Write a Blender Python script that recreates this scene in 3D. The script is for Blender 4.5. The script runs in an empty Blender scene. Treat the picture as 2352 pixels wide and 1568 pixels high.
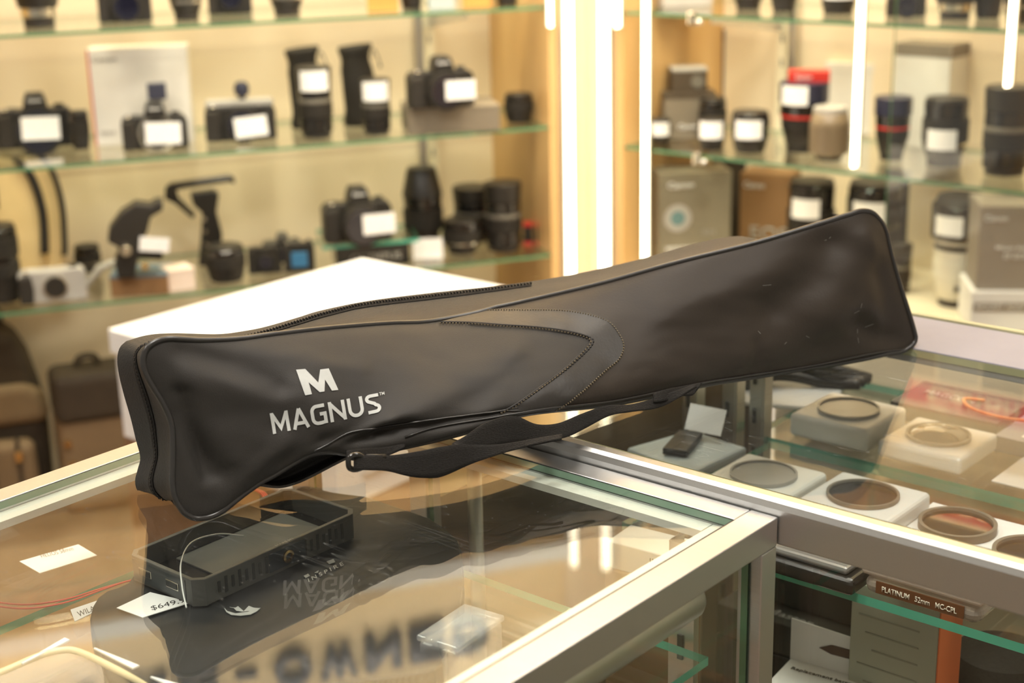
import bpy, bmesh, math, random
import numpy as np
from mathutils import Vector, Matrix
from mathutils.bvhtree import BVHTree
random.seed(7)
rad = math.radians
# ------------------------------------------------------------------ camera
F = 3524.0; CX, CY = 1176.0, 784.0
PITCH = math.atan(1082 / F); ROLL = -math.atan(.023)
FWD = Vector((0, math.cos(PITCH), -math.sin(PITCH)))
_up = Vector((0, math.sin(PITCH), math.cos(PITCH))); _r = Vector((1, 0, 0))
RT = _r * math.cos(ROLL) + _up * math.sin(ROLL)
UP = -_r * math.sin(ROLL) + _up * math.cos(ROLL)
CAM = Vector((0, 0, 1.35))
sc = bpy.context.scene
col = sc.collection
cd = bpy.data.cameras.new('camera'); cam = bpy.data.objects.new('camera', cd); col.objects.link(cam)
cd.sensor_width = 36; cd.lens = F * 36 / 2352
cd.dof.use_dof = True; cd.dof.focus_distance = 1.07; cd.dof.aperture_fstop = 6.3; cd.dof.aperture_blades = 0
m = Matrix((RT, UP, -FWD)).transposed().to_4x4(); m.translation = CAM; cam.matrix_world = m
sc.camera = cam
sc.view_settings.view_transform = 'Standard'; sc.view_settings.look = 'None'
sc.view_settings.exposure = 0.0; sc.view_settings.gamma = 1.0
sc.view_settings.use_curve_mapping = False
sc.cycles.max_bounces = 10; sc.cycles.transparent_max_bounces = 32
sc.cycles.diffuse_bounces = 3; sc.cycles.glossy_bounces = 5
sc.cycles.sample_clamp_indirect = 6.0
# world: soft warm light of the rest of the shop
w = bpy.data.worlds.new('world'); sc.world = w; w.use_nodes = True
bg = w.node_tree.nodes['Background']; bg.inputs[0].default_value = (1.0, .90, .76, 1); bg.inputs[1].default_value = .42

def ray(x, y):
    return (FWD * F + RT * (x - CX) + UP * (CY - y)).normalized()
def P(x, y, z):
    d = ray(x, y); return CAM + d * ((z - CAM.z) / d.z)
def hit(x, y, p0, n):
    d = ray(x, y); return CAM + d * ((Vector(p0) - CAM).dot(n) / d.dot(n))
def proj(p):
    v = Vector(p) - CAM; k = F / v.dot(FWD); return CX + v.dot(RT) * k, CY - v.dot(UP) * k
def depth(p): return (Vector(p) - CAM).dot(FWD)
def azv(a): return Vector((math.sin(rad(a)), math.cos(rad(a)), 0))
DA, DB = azv(40.5), azv(130.5)          # the two directions of the counters
DL, NL = azv(70.7), azv(-19.3)          # left cabinet: along, into the wall
ROT_C = rad(-40.5); ROT_L = rad(19.3)
C0 = P(1787, 1187, .95); C0.z = 0
def AB(a, b, z=0): return C0 + DA * a + DB * b + Vector((0, 0, z))
ZD = .55
RP0 = P(2190, 754, ZD)                  # a point of the right cabinet's front plane
CORN = hit(1348, 335, RP0, DA); CORN.z = 0
def onR(x, y): return hit(x, y, CORN, DA)
def onL(x, y): return hit(x, y, CORN, NL)
LZ = [onL(640, 47).z, onL(640, 340).z, onL(640, 652).z]
RZ = [onR(1900, 49).z, onR(1900, 390).z, ZD]
print('shelves', LZ, RZ, CORN)

# lights of the room: ceiling panels (visible fixtures built below share these spots)
def area(name, loc, sx, sy, power, colr, rot=(0, 0, 0)):
    l = bpy.data.lights.new(name, 'AREA'); l.shape = 'RECTANGLE'; l.size = sx; l.size_y = sy
    l.energy = power; l.color = colr
    o = bpy.data.objects.new(name, l); col.objects.link(o); o.location = loc; o.rotation_euler = rot
    return o
CEIL = 2.95
SPOTS = [(-.75, 1.75), (.55, 1.6), (-.1, .35), (-1.6, .6), (1.5, .6)]
for i, (x, y) in enumerate(SPOTS):
    area('ceiling_lamp_light', (x, y, CEIL - .06), .5, .5, (6, 6, 30, 16, 14)[i], (1.0, .96, .90))

# two long ceiling fixtures wash the header boards and the cabinet fronts
WASH = []
for (pt0, dr, nn, s_) in ((CORN, DL, NL, -.95), (CORN, DB, DA, .85)):
    c_ = pt0 + dr * s_ - nn * .42; c_.z = CEIL - .10
    yaw = math.atan2(dr.y, dr.x); WASH.append((c_, yaw))
    o_ = area('wash_light', c_, 1.7, .10, 41, (1.0, .88, .68)); o_.data.spread = rad(125); o_.rotation_euler = (Matrix.Rotation(yaw, 3, 'Z') @ Matrix.Rotation(rad(36), 3, 'X')).to_euler()
# ------------------------------------------------------------------ materials
MATS = {}
def mat(name, c=(.5, .5, .5), rough=.5, metal=0, spec=.5, emit=None, es=1, noise=0, nscale=40, bump=0, bscale=200, coat=0, sheen=0, stretch=None):
    if name in MATS: return MATS[name]
    m = bpy.data.materials.new(name); m.use_nodes = True; nt = m.node_tree; b = nt.nodes['Principled BSDF']
    b.inputs['Base Color'].default_value = (*c, 1); b.inputs['Roughness'].default_value = rough
    b.inputs['Metallic'].default_value = metal; b.inputs['Specular IOR Level'].default_value = spec
    b.inputs['Coat Weight'].default_value = coat
    if sheen: b.inputs['Sheen Weight'].default_value = sheen
    if emit:
        b.inputs['Emission Color'].default_value = (*emit, 1); b.inputs['Emission Strength'].default_value = es
    tc = nt.nodes.new('ShaderNodeTexCoord'); src = tc.outputs['Object']
    if stretch:
        mp = nt.nodes.new('ShaderNodeMapping'); mp.inputs['Scale'].default_value = stretch
        nt.links.new(src, mp.inputs[0]); src = mp.outputs[0]
    nz = nt.nodes.new('ShaderNodeTexNoise'); nz.inputs['Scale'].default_value = nscale; nz.inputs['Detail'].default_value = 4
    nt.links.new(src, nz.inputs['Vector'])
    k = noise if noise else .06
    mx = nt.nodes.new('ShaderNodeMixRGB'); mx.inputs[1].default_value = (*[v * (1 - k) for v in c], 1)
    mx.inputs[2].default_value = (*[min(1, v * (1 + k)) for v in c], 1)
    nt.links.new(nz.outputs['Fac'], mx.inputs[0]); nt.links.new(mx.outputs[0], b.inputs['Base Color'])
    if bump:
        n2 = nt.nodes.new('ShaderNodeTexNoise'); n2.inputs['Scale'].default_value = bscale
        nt.links.new(src, n2.inputs['Vector'])
        bp = nt.nodes.new('ShaderNodeBump'); bp.inputs['Strength'].default_value = bump; bp.inputs['Distance'].default_value = .002
        nt.links.new(n2.outputs['Fac'], bp.inputs['Height']); nt.links.new(bp.outputs[0], b.inputs['Normal'])
    MATS[name] = m; return m
def glass_mat(name, tint=(.97, .99, .98), f0=.04, rough=0.0, dirt=0.0, alpha=1.0, gain=1.0):
    """clear sheet: transparency plus a mirror that grows towards grazing (same from both sides)"""
    if name in MATS: return MATS[name]
    m = bpy.data.materials.new(name); m.use_nodes = True; nt = m.node_tree; nt.nodes.clear(); N = nt.nodes.new; L = nt.links.new
    g = N('ShaderNodeNewGeometry'); d = N('ShaderNodeVectorMath'); d.operation = 'DOT_PRODUCT'
    L(g.outputs['Normal'], d.inputs[0]); L(g.outputs['Incoming'], d.inputs[1])
    def M(op, a, b=None):
        n = N('ShaderNodeMath'); n.operation = op
        for i, v in enumerate((a, b)):
            if v is None: continue
            if isinstance(v, (int, float)): n.inputs[i].default_value = v
            else: L(v, n.inputs[i])
        return n.outputs[0]
    ab = M('ABSOLUTE', d.outputs['Value']); om = M('SUBTRACT', 1.0, ab); p5 = M('POWER', om, 5.0)
    f = M('ADD', M('MULTIPLY', p5, (1 - f0) * gain), f0 * gain)
    tr = N('ShaderNodeBsdfTransparent'); tr.inputs[0].default_value = (*tint, 1)
    gl = N('ShaderNodeBsdfGlossy'); gl.inputs['Roughness'].default_value = rough; gl.inputs[0].default_value = (1, 1, 1, 1)
    mx = N('ShaderNodeMixShader'); L(f, mx.inputs[0]); L(tr.outputs[0], mx.inputs[1]); L(gl.outputs[0], mx.inputs[2])
    out = N('ShaderNodeOutputMaterial'); last = mx.outputs[0]
    if dirt:
        tc = N('ShaderNodeTexCoord'); nz = N('ShaderNodeTexNoise'); nz.inputs['Scale'].default_value = 9; nz.inputs['Detail'].default_value = 6
        L(tc.outputs['Object'], nz.inputs['Vector'])
        vo = N('ShaderNodeTexVoronoi'); vo.inputs['Scale'].default_value = 130; L(tc.outputs['Object'], vo.inputs['Vector'])
        speck = M('LESS_THAN', vo.outputs['Distance'], .075)
        # hair scratches: thin ridges of a stretched noise
        mp = N('ShaderNodeMapping'); mp.inputs['Rotation'].default_value = (0, 0, .5); mp.inputs['Scale'].default_value = (2.2, 26, 1)
        L(tc.outputs['Object'], mp.inputs[0]); n3 = N('ShaderNodeTexNoise'); n3.inputs['Scale'].default_value = 2.5; n3.inputs['Detail'].default_value = 1
        L(mp.outputs[0], n3.inputs['Vector'])
        sc_ = M('LESS_THAN', M('ABSOLUTE', M('SUBTRACT', n3.outputs['Fac'], .62)), .0014)
        amt = M('ADD', M('MULTIPLY', nz.outputs['Fac'], dirt), M('ADD', M('MULTIPLY', speck, .07), M('MULTIPLY', sc_, .10)))
        df = N('ShaderNodeBsdfDiffuse'); df.inputs[0].default_value = (.75, .75, .72, 1)
        m2 = N('ShaderNodeMixShader'); L(amt, m2.inputs[0]); L(last, m2.inputs[1]); L(df.outputs[0], m2.inputs[2]); last = m2.outputs[0]
    if alpha < 1:
        df = N('ShaderNodeBsdfPrincipled'); df.inputs['Base Color'].default_value = (*tint, 1); df.inputs['Roughness'].default_value = .25
        m3 = N('ShaderNodeMixShader'); m3.inputs[0].default_value = 1 - alpha; L(last, m3.inputs[1]); L(df.outputs[0], m3.inputs[2]); last = m3.outputs[0]
    L(last, out.inputs[0]); MATS[name] = m; return m
G_TOP = glass_mat('counter_glass', dirt=.006)
G_SHELF = glass_mat('shelf_glass', tint=(.95, .97, .945))
G_DOOR = glass_mat('door_glass', tint=(.97, .98, .97))
G_CLEAR = glass_mat('clear_plastic', tint=(.93, .93, .92), alpha=.86, rough=.02)
G_SMOKE = glass_mat('smoked_plastic', tint=(.60, .52, .45), alpha=.62, rough=.05)
G_FROST = glass_mat('frosted_plastic', tint=(.88, .89, .86), alpha=.25, rough=.3)
G_LENS = glass_mat('lens_glass', tint=(.50, .51, .52), f0=.10, gain=1.5)
M_EDGE = mat('green_glass_edge', (.09, .22, .11), .25, spec=.6)
M_EDGEB = mat('bright_glass_edge', (.08, .40, .27), .25, spec=.6)
M_ALU = mat('brushed_aluminium', (.63, .64, .65), .34, 1, bump=.10, bscale=300, stretch=(1, 30, 30), noise=.08, nscale=60)
M_ALU2 = mat('plain_aluminium', (.70, .70, .66), .34, 1, noise=.05)
M_LEDGE = mat('pale_ledge', (.66, .66, .58), .45, noise=.05)
M_RUB = mat('dark_gasket', (.02, .02, .018), .6)
M_NYL = mat('black_nylon', (.025, .0222, .0190), .58, spec=.26, noise=.10, nscale=14, bump=.12, bscale=1300, sheen=.04)
M_NYLD = mat('dark_nylon', (.020, .018, .016), .55, spec=.35, bump=.2, bscale=700)
M_PU = mat('smooth_black_vinyl', (.018, .0155, .013), .42, spec=.42, noise=.1, nscale=10, bump=.06, bscale=400)
M_PIPE = mat('black_piping', (.022, .020, .018), .30, spec=.6)
M_THREAD = mat('dark_thread', (.012, .010, .009), .7)
M_THREADL = mat('brown_thread', (.11, .085, .05), .7)
M_WEB = mat('strap_webbing', (.016, .014, .012), .75, spec=.2, bump=.7, bscale=500, stretch=(1, 1, 6))
M_PRINT = mat('silver_print', (.43, .44, .42), .6, noise=.05, nscale=300)
M_BLK = mat('black_plastic', (.020, .017, .013), .42, spec=.5)
M_BLKS = mat('black_gloss', (.015, .013, .011), .14, spec=.6)
M_BLKM = mat('black_rubber', (.026, .022, .017), .62, spec=.3, bump=.3, bscale=300)
M_GRY = mat('grey_plastic', (.16, .145, .115), .45)
M_GRYL = mat('light_grey_plastic', (.38, .36, .32), .45)
M_SIL = mat('silver_trim', (.70, .66, .56), .25, 1)
M_RED = mat('red_plastic', (.55, .03, .02), .4)
M_GOLD = mat('brass', (.75, .52, .22), .25, 1)
M_WHT = mat('white_card', (.80, .79, .76), .6)
M_WHTG = mat('white_melamine', (.86, .86, .85), .32)
M_CARD = mat('grey_brown_carton', (.20, .165, .115), .6)
M_BROWN = mat('brown_carton', (.26, .14, .055), .6)
M_NAVY = mat('navy_carton', (.03, .032, .055), .5)
M_CREAM = mat('cream_fabric', (.72, .53, .25), .8, bump=.3)
M_TAN = mat('tan_fabric', (.20, .13, .065), .75, bump=.3, noise=.2, nscale=12)
M_TAND = mat('dark_brown_fabric', (.045, .03, .016), .75, bump=.3, noise=.2)
M_WALLC = mat('cream_back_panel', (.82, .69, .48), .5, noise=.04, nscale=5)
M_BLUE = mat('blue_plastic', (.04, .16, .30), .4)
M_GLS = mat('lens_front', (.01, .01, .02), .04, spec=.9)
M_WLENS = mat('off_white_paint', (.72, .68, .56), .4)
def wood_mat(name, c1, c2, sc_=(1, 1, .12), rough=.4, scale=14):
    m = bpy.data.materials.new(name); m.use_nodes = True; nt = m.node_tree; b = nt.nodes['Principled BSDF']
    tc = nt.nodes.new('ShaderNodeTexCoord'); mp = nt.nodes.new('ShaderNodeMapping'); mp.inputs['Scale'].default_value = sc_
    nz = nt.nodes.new('ShaderNodeTexNoise'); nz.inputs['Scale'].default_value = scale; nz.inputs['Detail'].default_value = 8; nz.inputs['Distortion'].default_value = .4
    cr = nt.nodes.new('ShaderNodeValToRGB'); cr.color_ramp.elements[0].position = .3; cr.color_ramp.elements[1].position = .7
    cr.color_ramp.elements[0].color = (*c1, 1); cr.color_ramp.elements[1].color = (*c2, 1)
    nt.links.new(tc.outputs['Object'], mp.inputs[0]); nt.links.new(mp.outputs[0], nz.inputs['Vector']); nt.links.new(nz.outputs['Fac'], cr.inputs[0])
    nt.links.new(cr.outputs[0], b.inputs['Base Color']); b.inputs['Roughness'].default_value = rough
    return m
M_WOOD = wood_mat('warm_laminate', (.50, .30, .11), (.62, .40, .17))
M_WOODF = wood_mat('wood_floor', (.16, .085, .04), (.26, .14, .07), (1, .1, 1), .35, 20)
M_DECK = wood_mat('mottled_brown_deck', (.07, .05, .03), (.17, .125, .08), (1, 1, 1), .4, 7)
M_HEAD = wood_mat('tan_header_board', (.60, .45, .25), (.66, .51, .30), (.2, 1, 1), .5, 6)
def led_mat():
    m = bpy.data.materials.new('led_tube'); m.use_nodes = True; nt = m.node_tree; nt.nodes.clear()
    e = nt.nodes.new('ShaderNodeEmission'); e.inputs[0].default_value = (1, .84, .58, 1); e.inputs[1].default_value = 11
    o = nt.nodes.new('ShaderNodeOutputMaterial'); nt.links.new(e.outputs[0], o.inputs[0]); return m
M_LED = led_mat()
M_PANEL = mat('lamp_diffuser', (1, 1, 1), .5, emit=(1, .94, .84), es=9)
def tag_mat():
    m = bpy.data.materials.new('printed_price_label'); m.use_nodes = True; nt = m.node_tree; b = nt.nodes['Principled BSDF']
    tc = nt.nodes.new('ShaderNodeTexCoord'); wv = nt.nodes.new('ShaderNodeTexWave'); wv.bands_direction = 'Z'; wv.inputs['Scale'].default_value = 50
    nz = nt.nodes.new('ShaderNodeTexNoise'); nz.inputs['Scale'].default_value = 260
    nt.links.new(tc.outputs['Object'], wv.inputs['Vector']); nt.links.new(tc.outputs['Object'], nz.inputs['Vector'])
    mu = nt.nodes.new('ShaderNodeMath'); mu.operation = 'MULTIPLY'; nt.links.new(wv.outputs['Fac'], mu.inputs[0]); nt.links.new(nz.outputs['Fac'], mu.inputs[1])
    cr = nt.nodes.new('ShaderNodeValToRGB'); cr.color_ramp.elements[0].position = .5; cr.color_ramp.elements[0].color = (.93, .92, .88, 1)
    cr.color_ramp.elements[1].position = .6; cr.color_ramp.elements[1].color = (.68, .67, .64, 1)
    nt.links.new(mu.outputs[0], cr.inputs[0]); nt.links.new(cr.outputs[0], b.inputs['Base Color']); b.inputs['Roughness'].default_value = .35
    return m
M_TAG = tag_mat()

# ------------------------------------------------------------------ helpers
def mesh_obj(name, bm, mats, parent=None, smooth=False, bevel=0, seg=2):
    if not isinstance(mats, (list, tuple)): mats = [mats]
    me = bpy.data.meshes.new(name); bm.normal_update(); bm.to_mesh(me); bm.free()
    for mm in mats: me.materials.append(mm)
    if smooth:
        for p in me.polygons: p.use_smooth = True
    o = bpy.data.objects.new(name, me); col.objects.link(o)
    if parent: o.parent = parent
    if bevel:
        b = o.modifiers.new('bevel', 'BEVEL'); b.width = bevel; b.segments = seg; b.limit_method = 'ANGLE'; b.angle_limit = rad(40)
    return o
def thing(name, loc, label, cat, group=None, rot=0.0):
    o = bpy.data.objects.new(name, None); col.objects.link(o); o.location = loc; o.rotation_euler = (0, 0, rot); o.empty_display_size = .02
    tag(o, label, cat, group); return o
def tag(o, label=None, cat=None, group=None, kind=None):
    if label: o['label'] = label
    if cat: o['category'] = cat
    if group: o['group'] = group
    if kind: o['kind'] = kind
    return o
def face_cam(p, extra=0): return -math.atan2(p[0], p[1]) + extra
def bm_box(bm, c, d, rz=0, mi=0, rx=0, ry=0):
    x, y, z = (v / 2 for v in d)
    R = Matrix.Rotation(rz, 4, 'Z') @ Matrix.Rotation(ry, 4, 'Y') @ Matrix.Rotation(rx, 4, 'X')
    vs = [bm.verts.new(Vector(c) + R @ Vector((sx * x, sy * y, sz * z))) for sx in (-1, 1) for sy in (-1, 1) for sz in (-1, 1)]
    for f in ((0, 1, 3, 2), (4, 6, 7, 5), (0, 4, 5, 1), (2, 3, 7, 6), (0, 2, 6, 4), (1, 5, 7, 3)):
        fc = bm.faces.new([vs[i] for i in f]); fc.material_index = mi
    return vs
def box(name, c, d, m, parent=None, rz=0, bevel=0, rx=0, ry=0, seg=2):
    bm = bmesh.new(); bm_box(bm, c, d, rz, 0, rx, ry); return mesh_obj(name, bm, m, parent, bevel=bevel, seg=seg)
def cyl(name, c, r, h, m, parent=None, axis='Z', seg=32, r2=None, bevel=0, rz=0):
    bm = bmesh.new(); bmesh.ops.create_cone(bm, cap_ends=True, segments=seg, radius1=r, radius2=r if r2 is None else r2, depth=h)
    R = {'Z': Matrix.Identity(4), 'Y': Matrix.Rotation(rad(90), 4, 'X'), 'X': Matrix.Rotation(rad(90), 4, 'Y')}[axis]
    bmesh.ops.transform(bm, matrix=Matrix.Translation(c) @ Matrix.Rotation(rz, 4, 'Z') @ R, verts=bm.verts)
    o = mesh_obj(name, bm, m, parent, bevel=bevel)
    for p in o.data.polygons: p.use_smooth = len(p.vertices) == 4
    return o
def lathe(name, prof, m, parent=None, seg=40, c=(0, 0, 0), axis='Z', close=True):
    """prof: (r, h) pairs bottom to top"""
    bm = bmesh.new(); rings = []
    for r, h in prof:
        rings.append([bm.verts.new((r * math.cos(2 * math.pi * i / seg), r * math.sin(2 * math.pi * i / seg), h)) for i in range(seg)])
    for a, b in zip(rings, rings[1:]):
        for i in range(seg): bm.faces.new((a[i], a[(i + 1) % seg], b[(i + 1) % seg], b[i]))
    if close:
        bm.faces.new(rings[0][::-1]); bm.faces.new(rings[-1])
    R = Matrix.Identity(4)
    if axis == 'Y': R = Matrix.Rotation(rad(90), 4, 'X')     # +h goes to -Y (towards the viewer)
    bmesh.ops.transform(bm, matrix=Matrix.Translation(c) @ R, verts=bm.verts)
    o = mesh_obj(name, bm, m, parent)
    e = o.modifiers.new('es', 'EDGE_SPLIT'); e.split_angle = rad(35)
    for p in o.data.polygons: p.use_smooth = True
    return o
def prism(name, pts, d, m, parent=None, c=(0, 0, 0), bevel=0, plane='XZ', seg=2, rz=0):
    """outline in X-Z, extruded along Y by d (centred); plane XY: extruded up by d"""
    bm = bmesh.new()
    if plane == 'XZ': vs = [bm.verts.new((x, -d / 2, z)) for x, z in pts]; ex = Vector((0, d, 0))
    else: vs = [bm.verts.new((x, y, 0)) for x, y in pts]; ex = Vector((0, 0, d))
    f = bm.faces.new(vs); r = bmesh.ops.extrude_face_region(bm, geom=[f])
    bmesh.ops.translate(bm, vec=ex, verts=[v for v in r['geom'] if isinstance(v, bmesh.types.BMVert)])
    bmesh.ops.recalc_face_normals(bm, faces=bm.faces)
    bmesh.ops.transform(bm, matrix=Matrix.Translation(c) @ Matrix.Rotation(rz, 4, 'Z'), verts=bm.verts)
    return mesh_obj(name, bm, m, parent, bevel=bevel, seg=seg)
def catmull(pts, n, closed=False):
    pts = [Vector(p) for p in pts]; L = len(pts); segs = L if closed else L - 1; out = []
    def g(i): return pts[i % L] if closed else (pts[i] if 0 <= i < L else (2 * pts[0] - pts[1] if i < 0 else 2 * pts[-1] - pts[-2]))
    for s in range(segs):
        p0, p1, p2, p3 = g(s - 1), g(s), g(s + 1), g(s + 2)
        for k in range(16):
            t = k / 16
            out.append(.5 * ((2 * p1) + (p2 - p0) * t + (2 * p0 - 5 * p1 + 4 * p2 - p3) * t * t + (3 * p1 - p0 - 3 * p2 + p3) * t ** 3))
    out.append(pts[0].copy() if closed else pts[-1].copy())
    d = [0]
    for a, b in zip(out, out[1:]): d.append(d[-1] + (b - a).length)
    res = []; j = 0; cnt = n if closed else n - 1
    for i in range(n):
        t = d[-1] * i / cnt
        while j < len(d) - 2 and d[j + 1] < t: j += 1
        k = (t - d[j]) / max(1e-12, d[j + 1] - d[j]); res.append(out[j].lerp(out[j + 1], min(1, k)))
    return res
def tube(name, path, r, m, parent=None, closed=False, seg=8):
    bm = bmesh.new(); n = len(path); rings = []; prev = None
    for i, p in enumerate(path):
        p = Vector(p); a = Vector(path[(i - 1) % n] if closed or i else path[0]); b = Vector(path[(i + 1) % n] if closed or i < n - 1 else path[-1])
        t = (b - a).normalized()
        if prev is None:
            u = t.cross(Vector((0, 0, 1)));
            if u.length < .1: u = t.cross(Vector((1, 0, 0)))
        else: u = prev - t * prev.dot(t)
        u.normalize(); prev = u; v = t.cross(u)
        rings.append([bm.verts.new(p + u * r * math.cos(2 * math.pi * k / seg) + v * r * math.sin(2 * math.pi * k / seg)) for k in range(seg)])
    for i in range(n if closed else n - 1):
        a, b = rings[i], rings[(i + 1) % n]
        for k in range(seg): bm.faces.new((a[k], a[(k + 1) % seg], b[(k + 1) % seg], b[k]))
    if not closed: bm.faces.new(rings[0][::-1]); bm.faces.new(rings[-1])
    bmesh.ops.recalc_face_normals(bm, faces=bm.faces)
    return mesh_obj(name, bm, m, parent, smooth=True)
def text_bm(s, bold=0.0):
    """outline text as flat triangles, local x-y, normalised to its own box (0..w, 0..1)"""
    cu = bpy.data.curves.new('t', 'FONT'); cu.body = s; cu.size = 1; cu.offset = bold; cu.resolution_u = 6
    o = bpy.data.objects.new('t', cu); col.objects.link(o)
    dg = bpy.context.evaluated_depsgraph_get(); me = bpy.data.meshes.new_from_object(o.evaluated_get(dg))
    bpy.data.objects.remove(o); bpy.data.curves.remove(cu)
    bm = bmesh.new(); bm.from_mesh(me); bpy.data.meshes.remove(me)
    xs = [v.co.x for v in bm.verts]; ys = [v.co.y for v in bm.verts]
    x0, x1, y0, y1 = min(xs), max(xs), min(ys), max(ys); k = 1 / (y1 - y0)
    for v in bm.verts: v.co = Vector(((v.co.x - x0) * k, (v.co.y - y0) * k, 0))
    return bm, (x1 - x0) * k
def text(name, s, c, w, h, m, parent=None, facing='front', bold=.01, rz=0, slant=0):
    """flat lettering w x h centred at c; 'front' looks to -Y, 'up' looks to +Z"""
    bm, W = text_bm(s, bold)
    for v in bm.verts:
        x = (v.co.x / W - .5) * w; y = (v.co.y - .5) * h; x += slant * y
        v.co = Vector((x, 0, y)) if facing == 'front' else Vector((x, y, 0))
    r = bmesh.ops.extrude_face_region(bm, geom=bm.faces[:])
    ex = Vector((0, -.0004, 0)) if facing == 'front' else Vector((0, 0, .0004))
    bmesh.ops.translate(bm, vec=ex, verts=[v for v in r['geom'] if isinstance(v, bmesh.types.BMVert)])
    bmesh.ops.transform(bm, matrix=Matrix.Translation(c) @ Matrix.Rotation(rz, 4, 'Z'), verts=bm.verts)
    return mesh_obj(name, bm, m, parent)
def slab(name, corners, z0, z1, mats, parent=None):
    """flat sheet from world corner points; sides take the second material"""
    bm = bmesh.new(); lo = [bm.verts.new((p[0], p[1], z0)) for p in corners]; hi = [bm.verts.new((p[0], p[1], z1)) for p in corners]
    bm.faces.new(lo[::-1]); bm.faces.new(hi); n = len(corners)
    for i in range(n):
        bm.faces.new((lo[i], lo[(i + 1) % n], hi[(i + 1) % n], hi[i]))
    big = max(f.calc_area() for f in bm.faces)
    for f in bm.faces: f.material_index = 0 if f.calc_area() > .4 * big else 1
    bmesh.ops.recalc_face_normals(bm, faces=bm.faces)
    return mesh_obj(name, bm, mats, parent)
def struct(o): o['kind'] = 'structure'; return o
def Lp(s, d, z=0): return CORN + DL * s + NL * d + Vector((0, 0, z))       # left cabinet frame
def Rp(s, d, z=0): return CORN + DB * s + DA * d + Vector((0, 0, z))       # right cabinet frame
def sL(x, y=335): return (onL(x, y) - CORN).dot(DL)
def sR(x, y=335): return (onR(x, y) - CORN).dot(DB)
# ------------------------------------------------------------------ room shell
struct(box('floor', (0, 1.2, -.02), (7, 7.6, .04), M_WOODF))
struct(box('ceiling', (0, 1.2, CEIL + .03), (7, 7.6, .06), mat('ceiling_paint', (.74, .70, .62), .8)))
def wallbox(name, p, direc, n, length, h, m, t=.05):
    c = p + direc * (length / 2) + n * (t / 2); c.z = h / 2
    return struct(box(name, c, (length, t, h), m, rz=math.atan2(direc.y, direc.x)))
M_WALL = mat('shop_wall_paint', (.60, .50, .34), .7)
wallbox('wall_left', Lp(-2.6, .44), DL, NL, 2.75, CEIL, M_WALL)
wallbox('wall_right', Rp(-.05, .44), DB, DA, 3.2, CEIL, M_WALL)

for i, (x, y) in enumerate(SPOTS):
    t = thing('ceiling_lamp', (x, y, CEIL), 'square white ceiling panel lamp seen only as a reflection', 'lamp', 'ceiling panel lamps')
    box('housing', (0, 0, -.02), (.56, .56, .04), M_WHT, t, bevel=.004)
    box('diffuser', (0, 0, -.045), (.5, .5, .008), M_PANEL, t)

# ------------------------------------------------------------------ wall cabinets
DEP = .37
S1, S2 = sL(1285), sR(1412)
TOPZ = 1.88
def cabinet(name, pt, rot, s0, s1, label, deckz, sgn):
    """pt: Lp or Rp; sides, back, deck, plinth, top; s grows along the wall"""
    t = thing(name, pt((s0 + s1) / 2, 0, 0), label, 'cabinet', rot=rot)
    W = s1 - s0
    box('back_panel', (0, DEP + .01, TOPZ / 2), (W, .02, TOPZ), M_WALLC, t)
    end = -1 if sgn < 0 else 1
    box('side_panel', (-end * (W / 2 - .01), DEP / 2, TOPZ / 2), (.02, DEP, TOPZ), M_WOOD, t)
    box('side_panel', (end * (W / 2 - .01), DEP / 2, TOPZ / 2), (.02, DEP, TOPZ), M_WOOD, t)
    box('fill_screen_lip', (0, .007, TOPZ - .056), (W - .042, .012, .070), M_WOOD, t)  # added lip, screens the fill bar from the counter glass reflections
    box('top_panel', (0, DEP / 2, TOPZ - .01), (W - .042, DEP - .002, .02), M_WOOD, t)
    if deckz > .2:
        box('base_box', (0, DEP / 2 + .002, (deckz - .012) / 2), (W - .042, DEP - .01, deckz - .014), M_WHTG, t)
    return t
sl0 = sL(-260); sr1 = sR(2620)
cabL = cabinet('wall_cabinet', Lp, ROT_L, sl0, S1, 'tall warm lit wall cabinet with glass shelves of cameras, left half of the photo', 0, -1)
box('base_board', (0, DEP / 2, .05), (S1 - sl0 - .045, DEP - .02, .1), M_DECK, cabL)
cabR = cabinet('wall_cabinet', Rp, ROT_C, S2, sr1, 'tall warm lit wall cabinet with glass shelves of lenses, right of the bright light strips', ZD, 1)
box('bottom_deck', (0, DEP / 2, ZD - .006), (sr1 - S2 - .045, DEP - .004, .010), mat('cream_deck', (.70, .62, .46), .35), cabR)
# corner column between the two cabinets
pL, pR = Lp(S1, 0), Rp(S2, 0)
bm = bmesh.new(); pts = [pL + DL * .001, Lp(0, 0), pR - DB * .001, Rp(S2, .06) - DB * .001, Lp(0, .12), Lp(S1, .06) + DL * .001]
lo = [bm.verts.new((p.x, p.y, 0)) for p in pts]; hi = [bm.verts.new((p.x, p.y, CEIL - .002)) for p in pts]
bm.faces.new(lo); bm.faces.new(hi)
for i in range(6): bm.faces.new((lo[i], lo[(i + 1) % 6], hi[(i + 1) % 6], hi[i]))
bmesh.ops.recalc_face_normals(bm, faces=bm.faces)
struct(mesh_obj('trim_1', bm, wood_mat('pale_laminate', (.55, .42, .27), (.64, .51, .34))))
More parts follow.
